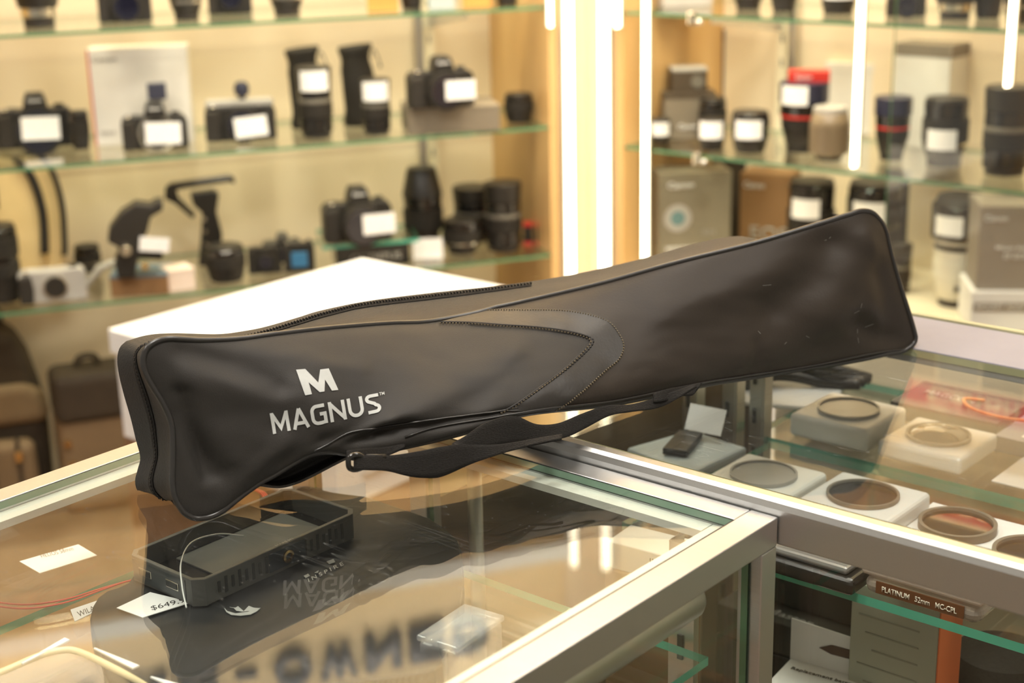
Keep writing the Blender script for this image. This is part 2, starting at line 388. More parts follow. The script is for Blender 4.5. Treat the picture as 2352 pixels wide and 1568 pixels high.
# light strips: aluminium channel with a glowing tube
def led(pt, s, d, z0, z1, w, rot, label):
    t = thing('light_strip', pt(s, d, z0), label, 'light', 'vertical warm light strips', rot)
    h = z1 - z0
    box('channel', (0, .006, h / 2), (w + .006, .008, h), M_ALU2, t)
    bm = bmesh.new(); n = 8; pr = [(w / 2 * math.cos(math.pi * k / n), -.010 * math.sin(math.pi * k / n) + .001) for k in range(n + 1)]
    a = [bm.verts.new((x, y, 0)) for x, y in pr]; b = [bm.verts.new((x, y, h)) for x, y in pr]
    bm.faces.new(a); bm.faces.new(b)
    for i in range(n + 1): bm.faces.new((a[i], a[(i + 1) % (n + 1)], b[(i + 1) % (n + 1)], b[i]))
    bmesh.ops.recalc_face_normals(bm, faces=bm.faces)
    mesh_obj('diffuser', bm, M_LED, t)
wpx = depth(CORN + Vector((0, 0, 1))) / F
led(Lp, sL(1303), -.013, .12, 2.03, 19 * wpx, ROT_L, 'thick glowing vertical light strip left of the corner column')
led(Rp, sR(1396), -.013, .12, 2.03, 23 * wpx, ROT_C, 'thick glowing vertical light strip right of the corner column')
zt = onR(1435, 62).z
led(Lp, sL(1263), -.013, onL(1263, 60).z, 1.36, 7 * wpx, ROT_L, 'short glowing strip ending at the top left of the corner column')
led(Rp, sR(1428), -.013, zt, 1.36, 8 * wpx, ROT_C, 'short glowing strip ending at the top right of the corner column')
led(Rp, sR(1491), -.013, .12, 1.36, 8 * wpx, ROT_C, 'narrow glowing vertical light strip at the left edge of the lens shelves')
led(Rp, sR(1986, 375), -.040, onR(1986, 375).z, 1.34, .007, ROT_C, 'glowing vertical light strip in front of the lens shelves, ending above the middle shelf')
led(Rp, sR(2343, 190), -.052, onR(2343, 190).z, 1.34, .007, ROT_C, 'short glowing light strip at the right edge of the photo')
# warm fill bars, unseen, added under the cabinet tops to brighten the insides
for pt, a, b, rot, lb in ((Lp, sl0 + .15, S1 - .1, ROT_L, 'left'), (Rp, S2 + .1, sr1 - .3, ROT_C, 'right')):
    c_ = pt((a + b) / 2, .075, TOPZ - .028); t = thing('added_cabinet_fill', (c_.x, c_.y, TOPZ - .021), 'slim warm fill light bar, unseen, added under the top of the %s wall cabinet' % lb, 'lamp', rot=rot)
    box('housing', (0, 0, -.006), (b - a, .05, .011), M_ALU2, t); box('diffuser', (0, 0, -.014), (b - a - .02, .04, .004), M_PANEL, t)
    area('cabinet_fill_light', c_ - Vector((0, 0, .02)), b - a, .06, 8.5, (1, .84, .56), (0, 0, rot))
# glass shelves
def shelf(pt, s0, s1, z, label, edge=M_EDGE):
    o = slab('glass_shelf', [pt(s0, .004), pt(s1, .004), pt(s1, DEP - .030), pt(s0, DEP - .030)], z - .006, z, [G_SHELF, edge])
    tag(o, label, 'shelf', 'glass shelves')
lx0, lx1 = sl0 + .022, S1 - .022
shelf(Lp, lx0, lx1, LZ[0], 'glass shelf with a row of lenses along the top left edge of the photo')
shelf(Lp, lx0, lx1, LZ[1], 'glass shelf with labelled cameras and pouches, left cabinet middle')
shelf(Lp, lx0, lx1, LZ[2], 'lowest glass shelf of the left cabinet, cluttered with grips and cameras')
rx0, rx1 = S2 + .022, sr1 - .022
shelf(Rp, rx0, rx1, RZ[0], 'glass shelf at the top right edge of the photo')
shelf(Rp, rx0, rx1, RZ[1], 'glass shelf with labelled lenses and boxes, right cabinet middle')
# slotted uprights with shelf brackets
def upright(pt, s, rot, zs, label, side):
    t = thing('slotted_upright', pt(s, DEP - .016, 0), label, 'shelf upright', 'slotted uprights on the cabinet backs', rot)
    bm = bmesh.new(); bm_box(bm, (side * .021, .002, TOPZ / 2 - .03), (.014, .010, TOPZ - .1)); mesh_obj('rear_channel', bm, M_ALU2, t)
    bm = bmesh.new(); bm_box(bm, (0, 0, TOPZ / 2 - .03), (.024, .014, TOPZ - .1))
    for k in range(30): bm_box(bm, (0, -.0072, .3 + k * .05), (.004, .002, .016), mi=1)
    mesh_obj('slotted_rail', bm, [mat('cream_metal', (.80, .72, .52), .4), M_RUB], t)
    for z in zs:
        prism('shelf_bracket', [(-DEP + .10, 0), (0, 0), (0, -.055), (-DEP + .10, -.014)], .004, M_ALU2, t, c=(0, -.0075, z - .009), rz=rad(90))
def rsc(): pass
upright(Lp, (hit(985, 150, Lp(0, DEP - .016), NL) - CORN).dot(DL), ROT_L, LZ[:3], 'cream slotted upright behind the shelves, left of the bright corner', -1)
upright(Rp, (hit(1800, 130, Rp(0, DEP - .016), DA) - CORN).dot(DB), ROT_C, RZ[:2], 'cream slotted upright behind the lens shelves, right cabinet', 1)
# shelf end clips on right shelves
for (x, y) in ((1592, 42), (1604, 372)):
    s = sR(x, y); z = RZ[0] if y < 100 else RZ[1]
    t = thing('shelf_clip', Rp(s, -.004, z), 'small shiny clamp on the front edge of the glass shelf, %s shelf' % ('upper' if y < 100 else 'lower'), 'clip', rot=ROT_C)
    box('jaw', (0, 0, -.006), (.016, .012, .026), M_SIL, t, bevel=.004); cyl('screw', (.012, .004, -.013), .005, .014, M_ALU2, t, axis='X', seg=16)
# sliding glass doors
def door(name, pt, s0, s1, z0, z1, label, off=-.03):
    o = slab(name, [pt(s0, off), pt(s1, off), pt(s1, off + .005), pt(s0, off + .005)], z0, z1, [G_DOOR, M_EDGE]); tag(o, label, 'glass door', 'sliding glass doors')
door('sliding_glass_door', Rp, sR(2060, 300), sr1, ZD + .01, TOPZ - .03, 'clear sliding glass door before the lens shelves, its green edge upright')
# header boards with the shop sign (seen mirrored in the counter glass)
for n_, pt, a, b, rot in (('trim_2', Lp, sl0, 0, ROT_L), ('trim_3', Rp, 0, sr1, ROT_C)):
    c = pt((a + b) / 2, .03, (TOPZ + CEIL) / 2 + .003)
    struct(box(n_, c, (abs(b - a) - .02, .03, CEIL - TOPZ - .006), M_HEAD, rz=rot))
# pale valance strip under the header, and lettering
b_ = box('valance_strip', Lp((sl0 - .02) / 2, -.012, 1.99), (abs(sl0) - .1, .02, .036), M_WHT, rz=ROT_L); tag(b_, 'pale strip along the foot of the header board, mirrored in the counter glass', 'trim')
# upper shelf rows also carry stock (seen mirrored)
shelf(Lp, lx0, lx1, 1.60, 'highest glass shelf of the left cabinet, seen only mirrored in the counter glass')
def letters(s, s0, z0, h, pitch):
    t = thing('shop_sign', Lp(s0, .0, z0), 'dark PRE-OWNED lettering on the tan header board, seen mirrored in the foreground glass', 'sign', rot=ROT_L)
    n = len(s)
    for i, ch in enumerate(s):
        if ch == '-': box('letter', (-(n - 1 - i) * pitch, .008, h * .45), (pitch * .45, .012, h * .14), M_NAVY, t); continue
        b_, W_ = text_bm(ch, .05)
        for v in b_.verts: v.co = Vector(((v.co.x / W_ - .5) * pitch * .80 - (n - 1 - i) * pitch, .0, v.co.y * h))
        r = bmesh.ops.extrude_face_region(b_, geom=b_.faces[:]); bmesh.ops.translate(b_, vec=(0, .0145, 0), verts=[v for v in r['geom'] if isinstance(v, bmesh.types.BMVert)])
        mesh_obj('letter', b_, M_NAVY, t)
letters('PRE-OWNED', -.285, 2.125, .085, .100)
for i, (c_, yaw) in enumerate(WASH):
    t = thing('linear_ceiling_lamp', (c_.x, c_.y, CEIL), 'long ceiling lamp washing the %s header board, out of the photo' % ('left', 'right')[i], 'lamp', rot=yaw)
    box('housing', (0, 0, -.02), (1.8, .14, .04), M_WHT, t, bevel=.004); box('diffuser', (0, 0, -.05), (1.7, .10, .012), M_PANEL, t)
# red banner with the maker's name over the lens shelves (mirrored in the right counter glass)
def mirR(x, y):
    d = ray(x, y); d = Vector((d.x, d.y, -d.z)); c = Vector((0, 0, 2 * RZT_ - CAM.z)); return c + d * ((CORN - c).dot(DA) / d.dot(DA))
RZT_ = .96
b0, b1 = mirR(2100, 880), mirR(2352, 930); s_0, s_1 = (b0 - CORN).dot(DB), (b1 - CORN).dot(DB)
print('banner', s_0, s_1, b0.z, b1.z)
t = thing('brand_banner', Rp((s_0 + s_1) / 2 + .04, -.045, b0.z - .005), 'long red banner with pale Canon lettering, mirrored in the right counter glass', 'banner', rot=ROT_C)
wd = s_1 - s_0 + .12
box('red_board', (0, 0, 0), (wd, .004, .042), M_RED, t, bevel=.0008); text('lettering', 'Canon', (-.01, -.0026, 0), .17, .030, mat('warm_print', (.85, .65, .35), .5), t, bold=.03)
for k_ in range(4): box('picture_panel', (-wd / 2 + wd * (k_ + .5) / 4, .001, -.066), (wd / 4 - .004, .003, .075), (M_TAN, M_CARD, M_TAND, M_BROWN)[k_], t)
# ------------------------------------------------------------------ counters
LC_W, LC_L = .449, 1.15                 # left case: width along -B, length along -A
CZ = .95; FT = .020                     # top height, aluminium section
def cbox(name, a0, a1, b0, b1, z0, z1, m, parent, bevel=.0008):
    """box in counter coordinates; parent sits at C0 with the counter rotation: local x = B, y = A"""
    return box(name, ((b0 + b1) / 2, (a0 + a1) / 2, (z0 + z1) / 2), (b1 - b0, a1 - a0, z1 - z0), m, parent, bevel=bevel)
lc = thing('display_counter', AB(0, 0, 0), 'aluminium framed glass display counter in the foreground, under the left half of the bag', 'display case', rot=ROT_C)
L, W = -LC_L, -LC_W
cbox('top_rail', L, 0, -FT, 0, CZ - FT, CZ, M_ALU, lc)                        # front (towards right)
cbox('top_rail', L, 0, W, W + FT, CZ - FT, CZ, M_ALU, lc)
cbox('end_rail', -FT, -.0005, W + FT + .0005, -FT - .0005, CZ - FT, CZ, M_ALU, lc)
cbox('end_rail', L, L + FT, W + FT + .0005, -FT - .0005, CZ - FT, CZ, M_ALU, lc)
for a in (-.018, L): 
    for b in (-.018, W):
        cbox('post', a, a + .0178, b, b + .0178, 0, CZ - FT - .0004, M_ALU, lc)
for (a0, a1, b0, b1) in ((L + FT, -FT, -FT - .016, -FT), (L + FT, -FT, W + FT, W + FT + .016), (-FT - .014, -FT, W + FT + .016, -FT - .016)):
    cbox('glass_ledge', a0 + .0004, a1 - .0004, b0 + .0004, b1 - .0004, CZ - .013, CZ - .0075, M_LEDGE, lc, 0)
gt = slab('top_glass', [(-.0205, -.0205), (-.0205, L + .0205), (W + .0205, L + .0205), (W + .0205, -.0205)], CZ - .0056, CZ - .0006, [G_TOP, mat('pale_green_edge', (.16, .26, .19), .3)], lc)
gt.data.materials[0] = G_TOP
cbox('gasket', L + FT, -FT, -FT - .0008, -FT + .0002, CZ - .0067, CZ - .0002, M_RUB, lc, 0)
cbox('gasket', -FT - .0002, -FT + .0008, W + FT, -FT - .001, CZ - .0067, CZ - .0002, M_RUB, lc, 0)
# side glass
for nm, (a0, a1, b0, b1) in (('side_glass', (L + .02, -.02, -.014, -.009)), ('side_glass', (L + .02, -.02, W + .009, W + .014)), ('end_glass', (-.014, -.009, W + .02, -.02))):
    o = slab(nm, [(b0, a0), (b1, a0), (b1, a1), (b0, a1)], .46, CZ - FT - .001, [G_DOOR, M_EDGE], lc)
# rolled light cover under the front rail (round bar inside the glass)
bm = bmesh.new(); bmesh.ops.create_cone(bm, cap_ends=True, segments=32, radius1=.0145, radius2=.0145, depth=1.02)
bmesh.ops.transform(bm, matrix=Matrix.Translation((-.034, -.05 - .51, CZ - .046)) @ Matrix.Rotation(rad(90), 4, 'X'), verts=bm.verts)
o = mesh_obj('light_housing', bm, M_ALU2, lc, bevel=.003)
for p in o.data.polygons: p.use_smooth = len(p.vertices) == 4
for b in (-.05, W + .03):
    t_ = bmesh.new(); bm_box(t_, (b, -.032, .70), (.020, .006, .46)); bm_box(t_, (b - .009, -.027, .70), (.003, .012, .46))
    for k in range(10): bm_box(t_, (b, -.0355, .52 + k * .042), (.004, .002, .018), mi=1)
    mesh_obj('slotted_upright', t_, [M_ALU2, M_RUB], lc)
cbox('bottom_deck', L + .005, -.02, W + .02, -.02, .42, .45, M_DECK, lc)
cbox('base_panel', L + .01, -.02, W + .01, -.02, 0, .42, M_WHTG, lc)
LSZ = .862
o = slab('inner_shelf', [(-.022, -.045), (-.022, L + .03), (W + .022, L + .03), (W + .022, -.045)], LSZ - .006, LSZ, [G_SHELF, M_EDGEB], lc)

rc = thing('display_counter', AB(0, 0, 0), 'white framed glass display counter at the right with filter boxes inside', 'display case', rot=ROT_C)
B0, B1, RA = -.345, 1.1, .56; RZT = .96
# rolled front rail: flat face with a rounded shoulder
prof = [(.0015, RZT - .030), (.0015, RZT - .006), (.003, RZT - .002), (.006, RZT), (.014, RZT + .0002), (.0145, RZT - .030)]
bm = bmesh.new(); A_ = [bm.verts.new((B0, a, z)) for a, z in prof]; B_ = [bm.verts.new((B1, a, z)) for a, z in prof]
bm.faces.new(A_); bm.faces.new(B_)
for i in range(6): bm.faces.new((A_[i], A_[(i + 1) % 6], B_[(i + 1) % 6], B_[i]))
bmesh.ops.recalc_face_normals(bm, faces=bm.faces); o = mesh_obj('front_rail', bm, mat('satin_aluminium', (.68, .68, .66), .33, 1, bump=.08, bscale=300, stretch=(30, 1, 30)), rc, bevel=.0012, seg=3)
slab('top_glass', [(B0 + .004, .0148), (B1, .0148), (B1, .348), (B0 + .004, .348)], RZT - .006, RZT, [G_TOP, mat('olive_glass_edge', (.30, .30, .16), .3)], rc)
cbox('back_ledge', .349, .437, B0, B1, RZT - .012, RZT + .001, mat('lilac_white_laminate', (.29, .272, .295), .6, spec=.2), rc)
cbox('back_rail', .438, .444, B0, B1, RZT - .020, RZT + .003, mat('olive_edge_band', (.45, .42, .24), .5), rc)
cbox('back_panel', .55, .556, B0 + .02, B1, .46, .89, M_WALLC, rc, 0)
cbox('end_panel', .033, .528, B0 + .004, B0 + .010, .46, .865, M_DECK, rc, 0)
cbox('upper_end_panel', .033, .528, B0 + .004, B0 + .010, .8655, RZT - .035, mat('cream_end_panel', (.86, .73, .45), .5), rc, 0)
for b in (B0, B1 - .018):
    cbox('post', .0145, .032, b, b + .0178, 0, RZT - .0305, M_ALU, rc)
    cbox('post', .53, .548, b, b + .0178, 0, RZT - .02, M_ALU, rc)
slab('front_glass', [(B0 + .02, .016), (B1 - .02, .016), (B1 - .02, .021), (B0 + .02, .021)], .46, RZT - .031, [G_DOOR, M_EDGE], rc)
o = cyl('round_leg', (B0 + .034, .055, .70), .006, .48, M_ALU2, rc)
cbox('bottom_deck', .01, .55, B0, B1, .42, .45, M_DECK, rc)
cbox('base_panel', .015, .545, B0 + .005, B1 - .005, 0, .42, M_WHTG, rc)
slab('inner_shelf', [(-.21, .118), (B1 - .02, .118), (B1 - .02, .345), (-.21, .345)], .842, .849, [G_SHELF, M_EDGEB], rc)
slab('inner_shelf', [(-.235, .353), (B1 - .02, .353), (B1 - .02, .545), (-.235, .545)], .842, .849, [G_SHELF, M_EDGEB], rc)
slab('inner_shelf', [(-.02, .10), (B1 - .02, .10), (B1 - .02, .50), (-.02, .50)], .625, .631, [G_SHELF, M_EDGEB], rc)
for (px, py) in ((1690, 1000), (1752, 1000), (1600, 960)):
    q = hit(px, py, AB(.36, 0), DA); bb = (q - C0).dot(DB)
    t_ = bmesh.new(); bm_box(t_, (bb, .35, .69), (.013, .008, .48)); bm_box(t_, (bb + .007, .354, .69), (.003, .014, .48))
    for k in range(12): bm_box(t_, (bb - .001, .3455, .50 + k * .037), (.003, .002, .014), mi=1)
    mesh_obj('slotted_upright', t_, [M_ALU2, M_RUB], rc)
# white pedestal box in the aisle behind the counters
zt_ = .66; q = P(247, 755, zt_); f_ = P(870, 600, zt_)
len_a = (f_ - q).dot(DA); wb = .52
c = q + DA * len_a / 2 + DB * wb / 2
t = thing('white_pedestal', (c.x, c.y, 0), 'large white pedestal box standing behind the bag, its top glaring white', 'pedestal', rot=ROT_C)
box('lid', (0, 0, zt_ - .02), (wb, len_a, .04), M_WHTG, t, bevel=.002)
box('body', (0, 0, (.475 + zt_ - .04) / 2), (wb - .012, len_a - .012, zt_ - .04 - .475), M_WHTG, t, bevel=.002)
box('drawer_front', (wb / 2 - .003, 0, .56), (.008, len_a * .8, .09), M_WHT, t, bevel=.002)
box('wooden_base', (0, 0, .237), (wb - .012, len_a - .012, .474), M_WOODF, t)
# ------------------------------------------------------------------ tripod bag
CL_ = P(447, 1190, CZ); CR_ = P(2095, 800, RZT)
dv = (CR_ - CL_); BD = Vector((dv.x, dv.y, 0)).normalized(); BN = Vector((-BD.y, BD.x, 0))      # BN points away from the camera
GW = .064
def onB(x, y, off=0.0): return hit(x, y, CL_ + BN * off, BN)
bag = thing('tripod_bag', (CL_.x, CL_.y, CZ), 'long black nylon tripod bag with silver MAGNUS lettering, lying across the glass counters', 'bag')
bag.rotation_euler = (0, 0, 0); BO = bag.location.copy()
def rel(v): return Vector(v) - BO
left_ = [(421, 1175), (403, 1147), (396, 1110), (397, 1060), (397, 1003), (392, 965), (373, 923), (351, 888), (334, 856), (328, 822), (341, 795)]
top_ = [(341, 795), (360, 783), (390, 777), (463, 781), (548, 778), (633, 767), (760, 753), (888, 743), (973, 740), (1037, 730), (1100, 717), (1143, 705), (1200, 693), (1379, 651), (1557, 602), (1736, 557), (1870, 517), (1950, 492), (1985, 483), (2010, 492), (2025, 512)]
bot_ = [(421, 1175), (447, 1190), (470, 1189), (499, 1180), (525, 1163), (545, 1146), (594, 1110), (633, 1089), (675, 1063), (718, 1042), (760, 1037), (803, 1042), (860, 1037), (913, 1029), (1058, 995), (1200, 951), (1414, 926), (1611, 885), (1736, 865), (1816, 852), (1959, 829), (2040, 812), (2075, 806), (2099, 790)]
right_ = [(2099, 790), (2103, 776), (2093, 736), (2070, 664), (2048, 588), (2036, 535), (2025, 512)]
NU, NV = 200, 56
def lean(u, v):
    g = .22 + .78 * math.exp(-((u - .44) / .27) ** 2); return .058 * v * g - .034 * (1 - v) * (g - .22) / .78
def c3(pts, uv):
    n = len(uv); return [onB(v.x, v.y, lean(*uv[i])) for i, v in enumerate(catmull([(a, b, 0) for a, b in pts], n))]
UU = [i / (NU - 1) for i in range(NU)]; VV = [j / (NV - 1) for j in range(NV)]
cT, cB, cL, cR = c3(top_, [(u, 1) for u in UU]), c3(bot_, [(u, 0) for u in UU]), c3(left_, [(0, v) for v in VV]), c3(right_, [(1, v) for v in VV])
# folds pressed into the cloth: (x0,y0,x1,y1,width px,depth m)
FOLDS = [(900, 925, 1120, 780, 42, .0050), (1120, 780, 1240, 730, 30, .002), (400, 960, 500, 1080, 30, -.006), (420, 800, 620, 870, 28, -.0035), (440, 860, 700, 900, 50, .003),
         (410, 900, 470, 1090, 20, -.0035), (560, 790, 800, 830, 22, .002), (740, 1010, 900, 960, 26, -.0045), (720, 1035, 860, 940, 16, .0035), (850, 975, 1150, 935, 14, -.002), (640, 1000, 560, 1100, 30, .0025),
         (1980, 560, 1880, 700, 60, .006), (1900, 560, 1760, 700, 45, -.0035), (2010, 620, 2060, 780, 26, -.003), (1500, 700, 1850, 590, 40, .0025), (1700, 800, 1980, 690, 45, .0025), (1720, 870, 1715, 780, 16, -.0018),
         (1020, 745, 1180, 740, 22, .002), (900, 770, 1060, 900, 30, -.0015), (470, 1150, 640, 1060, 34, -.0015), (2040, 790, 1960, 740, 30, -.003)]
def fold(px, py):
    s = 0
    for x0, y0, x1, y1, wd, dp in FOLDS:
        dx, dy = x1 - x0, y1 - y0; t = ((px - x0) * dx + (py - y0) * dy) / (dx * dx + dy * dy); tc = min(1, max(0, t))
        e = math.hypot(px - x0 - tc * dx, py - y0 - tc * dy); s += 1.3 * dp * math.exp(-(e / wd) ** 2)
    return s
from mathutils import noise as mnoise
grid = []
for i in range(NU):
    u = i / (NU - 1); rowl = []
    for j in range(NV):
        v = j / (NV - 1)
        p = (1 - v) * cB[i] + v * cT[i] + (1 - u) * cL[j] + u * cR[j] - ((1 - u) * (1 - v) * cB[0] + u * (1 - v) * cB[-1] + (1 - u) * v * cT[0] + u * v * cT[-1])
        mid = math.exp(-((u - .42) / .30) ** 2)
        amp = .009 + .017 * mid
        prof_ = (4 * v * (1 - v)) ** .65 * (1 - math.exp(-((1 - abs(2 * u - 1)) / .10)))
        # lower part tucks under in the middle: belly sits above centre
        belly = amp * prof_
        px, py = proj(p); k = min(1, (4 * v * (1 - v)) * 2.2) * min(1, min(u, 1 - u) * 25)
        belly += fold(px, py) * k + (mnoise.noise(Vector((u * 9, v * 3, 0))) * .0022 + mnoise.noise(Vector((u * 30 + 5, v * 9 + u * 8, 3))) * .0007) * k
        rowl.append(p - BN * belly)
    grid.append(rowl)
bm = bmesh.new(); vg = [[bm.verts.new(rel(p)) for p in r] for r in grid]
for i in range(NU - 1):
    for j in range(NV - 1): bm.faces.new((vg[i][j], vg[i + 1][j], vg[i + 1][j + 1], vg[i][j + 1]))
fab = [(0, 300), (1010, 735), (1080, 742), (1150, 747), (1240, 753), (1300, 761), (1345, 772), (1357, 782), (1345, 800), (1300, 845), (1240, 890), (1190, 925), (1150, 946), (1100, 1300), (0, 1300)]
def inside(x, y, pl):
    c = False
    for (x1, y1), (x2, y2) in zip(pl, pl[1:] + pl[:1]):
        if (y1 > y) != (y2 > y) and x < (x2 - x1) * (y - y1) / (y2 - y1) + x1: c = not c
    return c
bm.faces.ensure_lookup_table()
for f in bm.faces:
    if not inside(*proj(f.calc_center_median() + BO), fab): f.material_index = 1
front = mesh_obj('front_panel', bm, [M_NYL, mat('brown_black_vinyl', (.026, .0195, .0140), .50, spec=.28, noise=.12, nscale=9, bump=.07, bscale=500)], bag, smooth=True)
bvh = BVHTree.FromPolygons([p for r in grid for p in r], [(i * NV + j, (i + 1) * NV + j, (i + 1) * NV + j + 1, i * NV + j + 1) for i in range(NU - 1) for j in range(NV - 1)])
def onbag(x, y, lift=.0004):
    d = ray(x, y); h = bvh.ray_cast(CAM, d)
    if h[0] is None:
        h = bvh.find_nearest(onB(x, y)); return h[0] - BN * lift
    nrm = h[1] if h[1].dot(d) < 0 else -h[1]
    return h[0] + nrm * lift
# front loop (counter-clockwise from bottom left) and matching back loop
loopF = [grid[i][0] for i in range(NU)] + [grid[-1][j] for j in range(1, NV)] + [grid[i][-1] for i in range(NU - 2, -1, -1)] + [grid[0][j] for j in range(NV - 2, 0, -1)]
btop = [(290, 783), (340, 769), (400, 765), (500, 767), (560, 760), (610, 750), (680, 730), (740, 712), (850, 690), (1000, 671), (1150, 655), (1300, 633), (1450, 600), (1550, 572), (1640, 549), (1700, 542), (1760, 548), (1870, 512), (1950, 488), (1990, 483), (2012, 492), (2020, 512)]
bleft = [(372, 1166), (345, 1150), (318, 1130), (310, 1105), (316, 1078), (322, 1050), (312, 1010), (300, 960), (284, 905), (273, 860), (269, 825), (275, 798), (290, 783)]
def c3b(pts, uv):
    n = len(uv); return [onB(v.x, v.y, GW + lean(*uv[i])) for i, v in enumerate(catmull([(a, b, 0) for a, b in pts], n))]
bT, bL = c3b(btop, [(u, 1) for u in UU]), c3b(bleft, [(0, v) for v in VV])
bR = [p + BN * GW * .92 - BD * .004 for p in cR]; bR[-1] = bT[-1]
bB = []
for i in range(NU):
    u = i / (NU - 1); p = cB[i] + BN * GW + Vector((0, 0, -.003 * math.sin(math.pi * u) + (0.004 if .3 < u < .7 else 0)))
    p = p.lerp(bL[0], max(0, 1 - u * 22)); p = p.lerp(bR[0], max(0, 1 - (1 - u) * 25)); p.z = max(p.z, CZ + .0015); bB.append(p)
loopB = bB + bR[1:] + [bT[i] for i in range(NU - 2, -1, -1)] + [bL[j] for j in range(NV - 2, 0, -1)]
N_ = len(loopF); GR = 10
cen = sum(loopF, Vector()) / N_
bm = bmesh.new(); rows = []
for k in range(GR + 1):
    t = k / GR; r_ = []
    for i in range(N_):
        p = loopF[i].lerp(loopB[i], t)
        tg = (loopF[(i + 2) % N_] - loopF[i - 2]).normalized(); on = tg.cross(BN); on.normalize()
        if on.dot(Vector((0, 0, -1))) < 0 and i < NU: on = -on
        nz = mnoise.noise(Vector((i * .05, t * 2.5, 7))) * .0022 * math.sin(math.pi * t)
        lift = .004 * math.sin(math.pi * t)
        isbot = i < NU - 4
        q = p + on * ((lift if not isbot else lift * .3) + nz)
        q.z = max(q.z, CZ + .001)
        r_.append(bm.verts.new(rel(q)))
    rows.append(r_)
for k in range(GR):
    for i in range(N_): bm.faces.new((rows[k][i], rows[k][(i + 1) % N_], rows[k + 1][(i + 1) % N_], rows[k + 1][i]))
gpos = [[v.co.copy() for v in r] for r in rows]
bmesh.ops.recalc_face_normals(bm, faces=bm.faces)
mesh_obj('gusset', bm, M_NYLD, bag, smooth=True)
# back panel
bm = bmesh.new(); vs = []
for i in range(NU):
    vs.append([bm.verts.new(rel((bB[i]).lerp(bT[i], j / 10) + BN * .012 * math.sin(math.pi * j / 10))) for j in range(11)])
for i in range(NU - 1):
    for j in range(10): bm.faces.new((vs[i][j], vs[i + 1][j], vs[i + 1][j + 1], vs[i][j + 1]))
mesh_obj('back_panel', bm, M_NYLD, bag, smooth=True)
sm = catmull([rel(p) for p in loopF[::3]], 420, closed=True)
tube('piping', sm, .0021, M_PIPE, bag, closed=True, seg=8)
# zipper along the middle of the gusset: left end and most of the top
def gus(i, t):
    k = t * GR; a = int(k); a = min(a, GR - 1); return gpos[a][i % N_].lerp(gpos[a + 1][i % N_], k - a)
iTR = NU + NV - 2; idx = list(range(iTR + int(NU * .47), N_))          # top from the middle to the left end, then down the left end
tape, teeth = bmesh.new(), bmesh.new(); la = lb = None
def zt(i):
    s = (i - (iTR + NU * .45)) / (NU * .55); return .90 - .34 * min(1, max(0, (s - .45) / .5)) if s < 1 else .56 + .12 * min(1, (s - 1) * 2)
for i in idx:
    t = zt(i); a = gus(i, t - .06); b = gus(i, t + .06); c = gus(i, t); tg = (gus(i + 1, t) - c)
    n_ = (b - a).cross(tg).normalized()
    rf_ = (Vector((0, 0, 1)) - BN * .2) if i < iTR + NU - 6 else -BD + Vector((0, 0, max(0, .8 - (i - iTR - NU + 6) * .1)))
    if n_.dot(rf_) < 0: n_ = -n_
    va, vb = tape.verts.new(a + n_ * .0006), tape.verts.new(b + n_ * .0006)
    if la: tape.faces.new((la, va, vb, lb))
    la, lb = va, vb
pathz = catmull([gus(i, zt(i)) for i in idx[::3]], 330)
for k, p in enumerate(pathz):
    q = pathz[min(k + 1, len(pathz) - 1)]; tg = (q - p) if k < len(pathz) - 1 else (p - pathz[k - 1])
    if tg.length < 1e-6: continue
    ax = tg.normalized(); side = ax.cross((p - rel(cen)).normalized()).normalized(); nn = side.cross(ax)
    s = .0007 if k % 2 else -.0007
    M_ = Matrix((ax, side, nn)).transposed().to_4x4(); M_.translation = p + side * s - nn * .0004 + nn * .0006
    vv = bm_box(teeth, (0, 0, 0), (.0008, .0032, .0018)); bmesh.ops.transform(teeth, matrix=M_, verts=vv)
ztp = mesh_obj('zipper_tape', tape, M_WEB, bag, smooth=True); mesh_obj('zipper_teeth', teeth, mat('dull_black_teeth', (.02, .018, .016), .55, spec=.3), ztp)
# printed logo and lettering, laid onto the cloth
def decal(name, bm, m, to_px, lift=.0005, grid_n=None, parent=None):
    xs = [v.co.x for v in bm.verts]; ys = [v.co.y for v in bm.verts]
    n1, n2 = grid_n
    for k in range(1, n1):
        x = min(xs) + (max(xs) - min(xs)) * k / n1
        bmesh.ops.bisect_plane(bm, geom=bm.verts[:] + bm.edges[:] + bm.faces[:], plane_co=(x, 0, 0), plane_no=(1, 0, 0))
    for k in range(1, n2):
        y = min(ys) + (max(ys) - min(ys)) * k / n2
        bmesh.ops.bisect_plane(bm, geom=bm.verts[:] + bm.edges[:] + bm.faces[:], plane_co=(0, y, 0), plane_no=(0, 1, 0))
    for v in bm.verts: v.co = rel(onbag(*to_px(v.co.x, v.co.y), lift))
    return mesh_obj(name, bm, m, parent or bag)
def quad(W, tl, tr, bl, br):
    def f(x, y):
        u = x / W; v = y
        return tuple((1 - u) * ((1 - v) * bl[i] + v * tl[i]) + u * ((1 - v) * br[i] + v * tr[i]) for i in (0, 1))
    return f
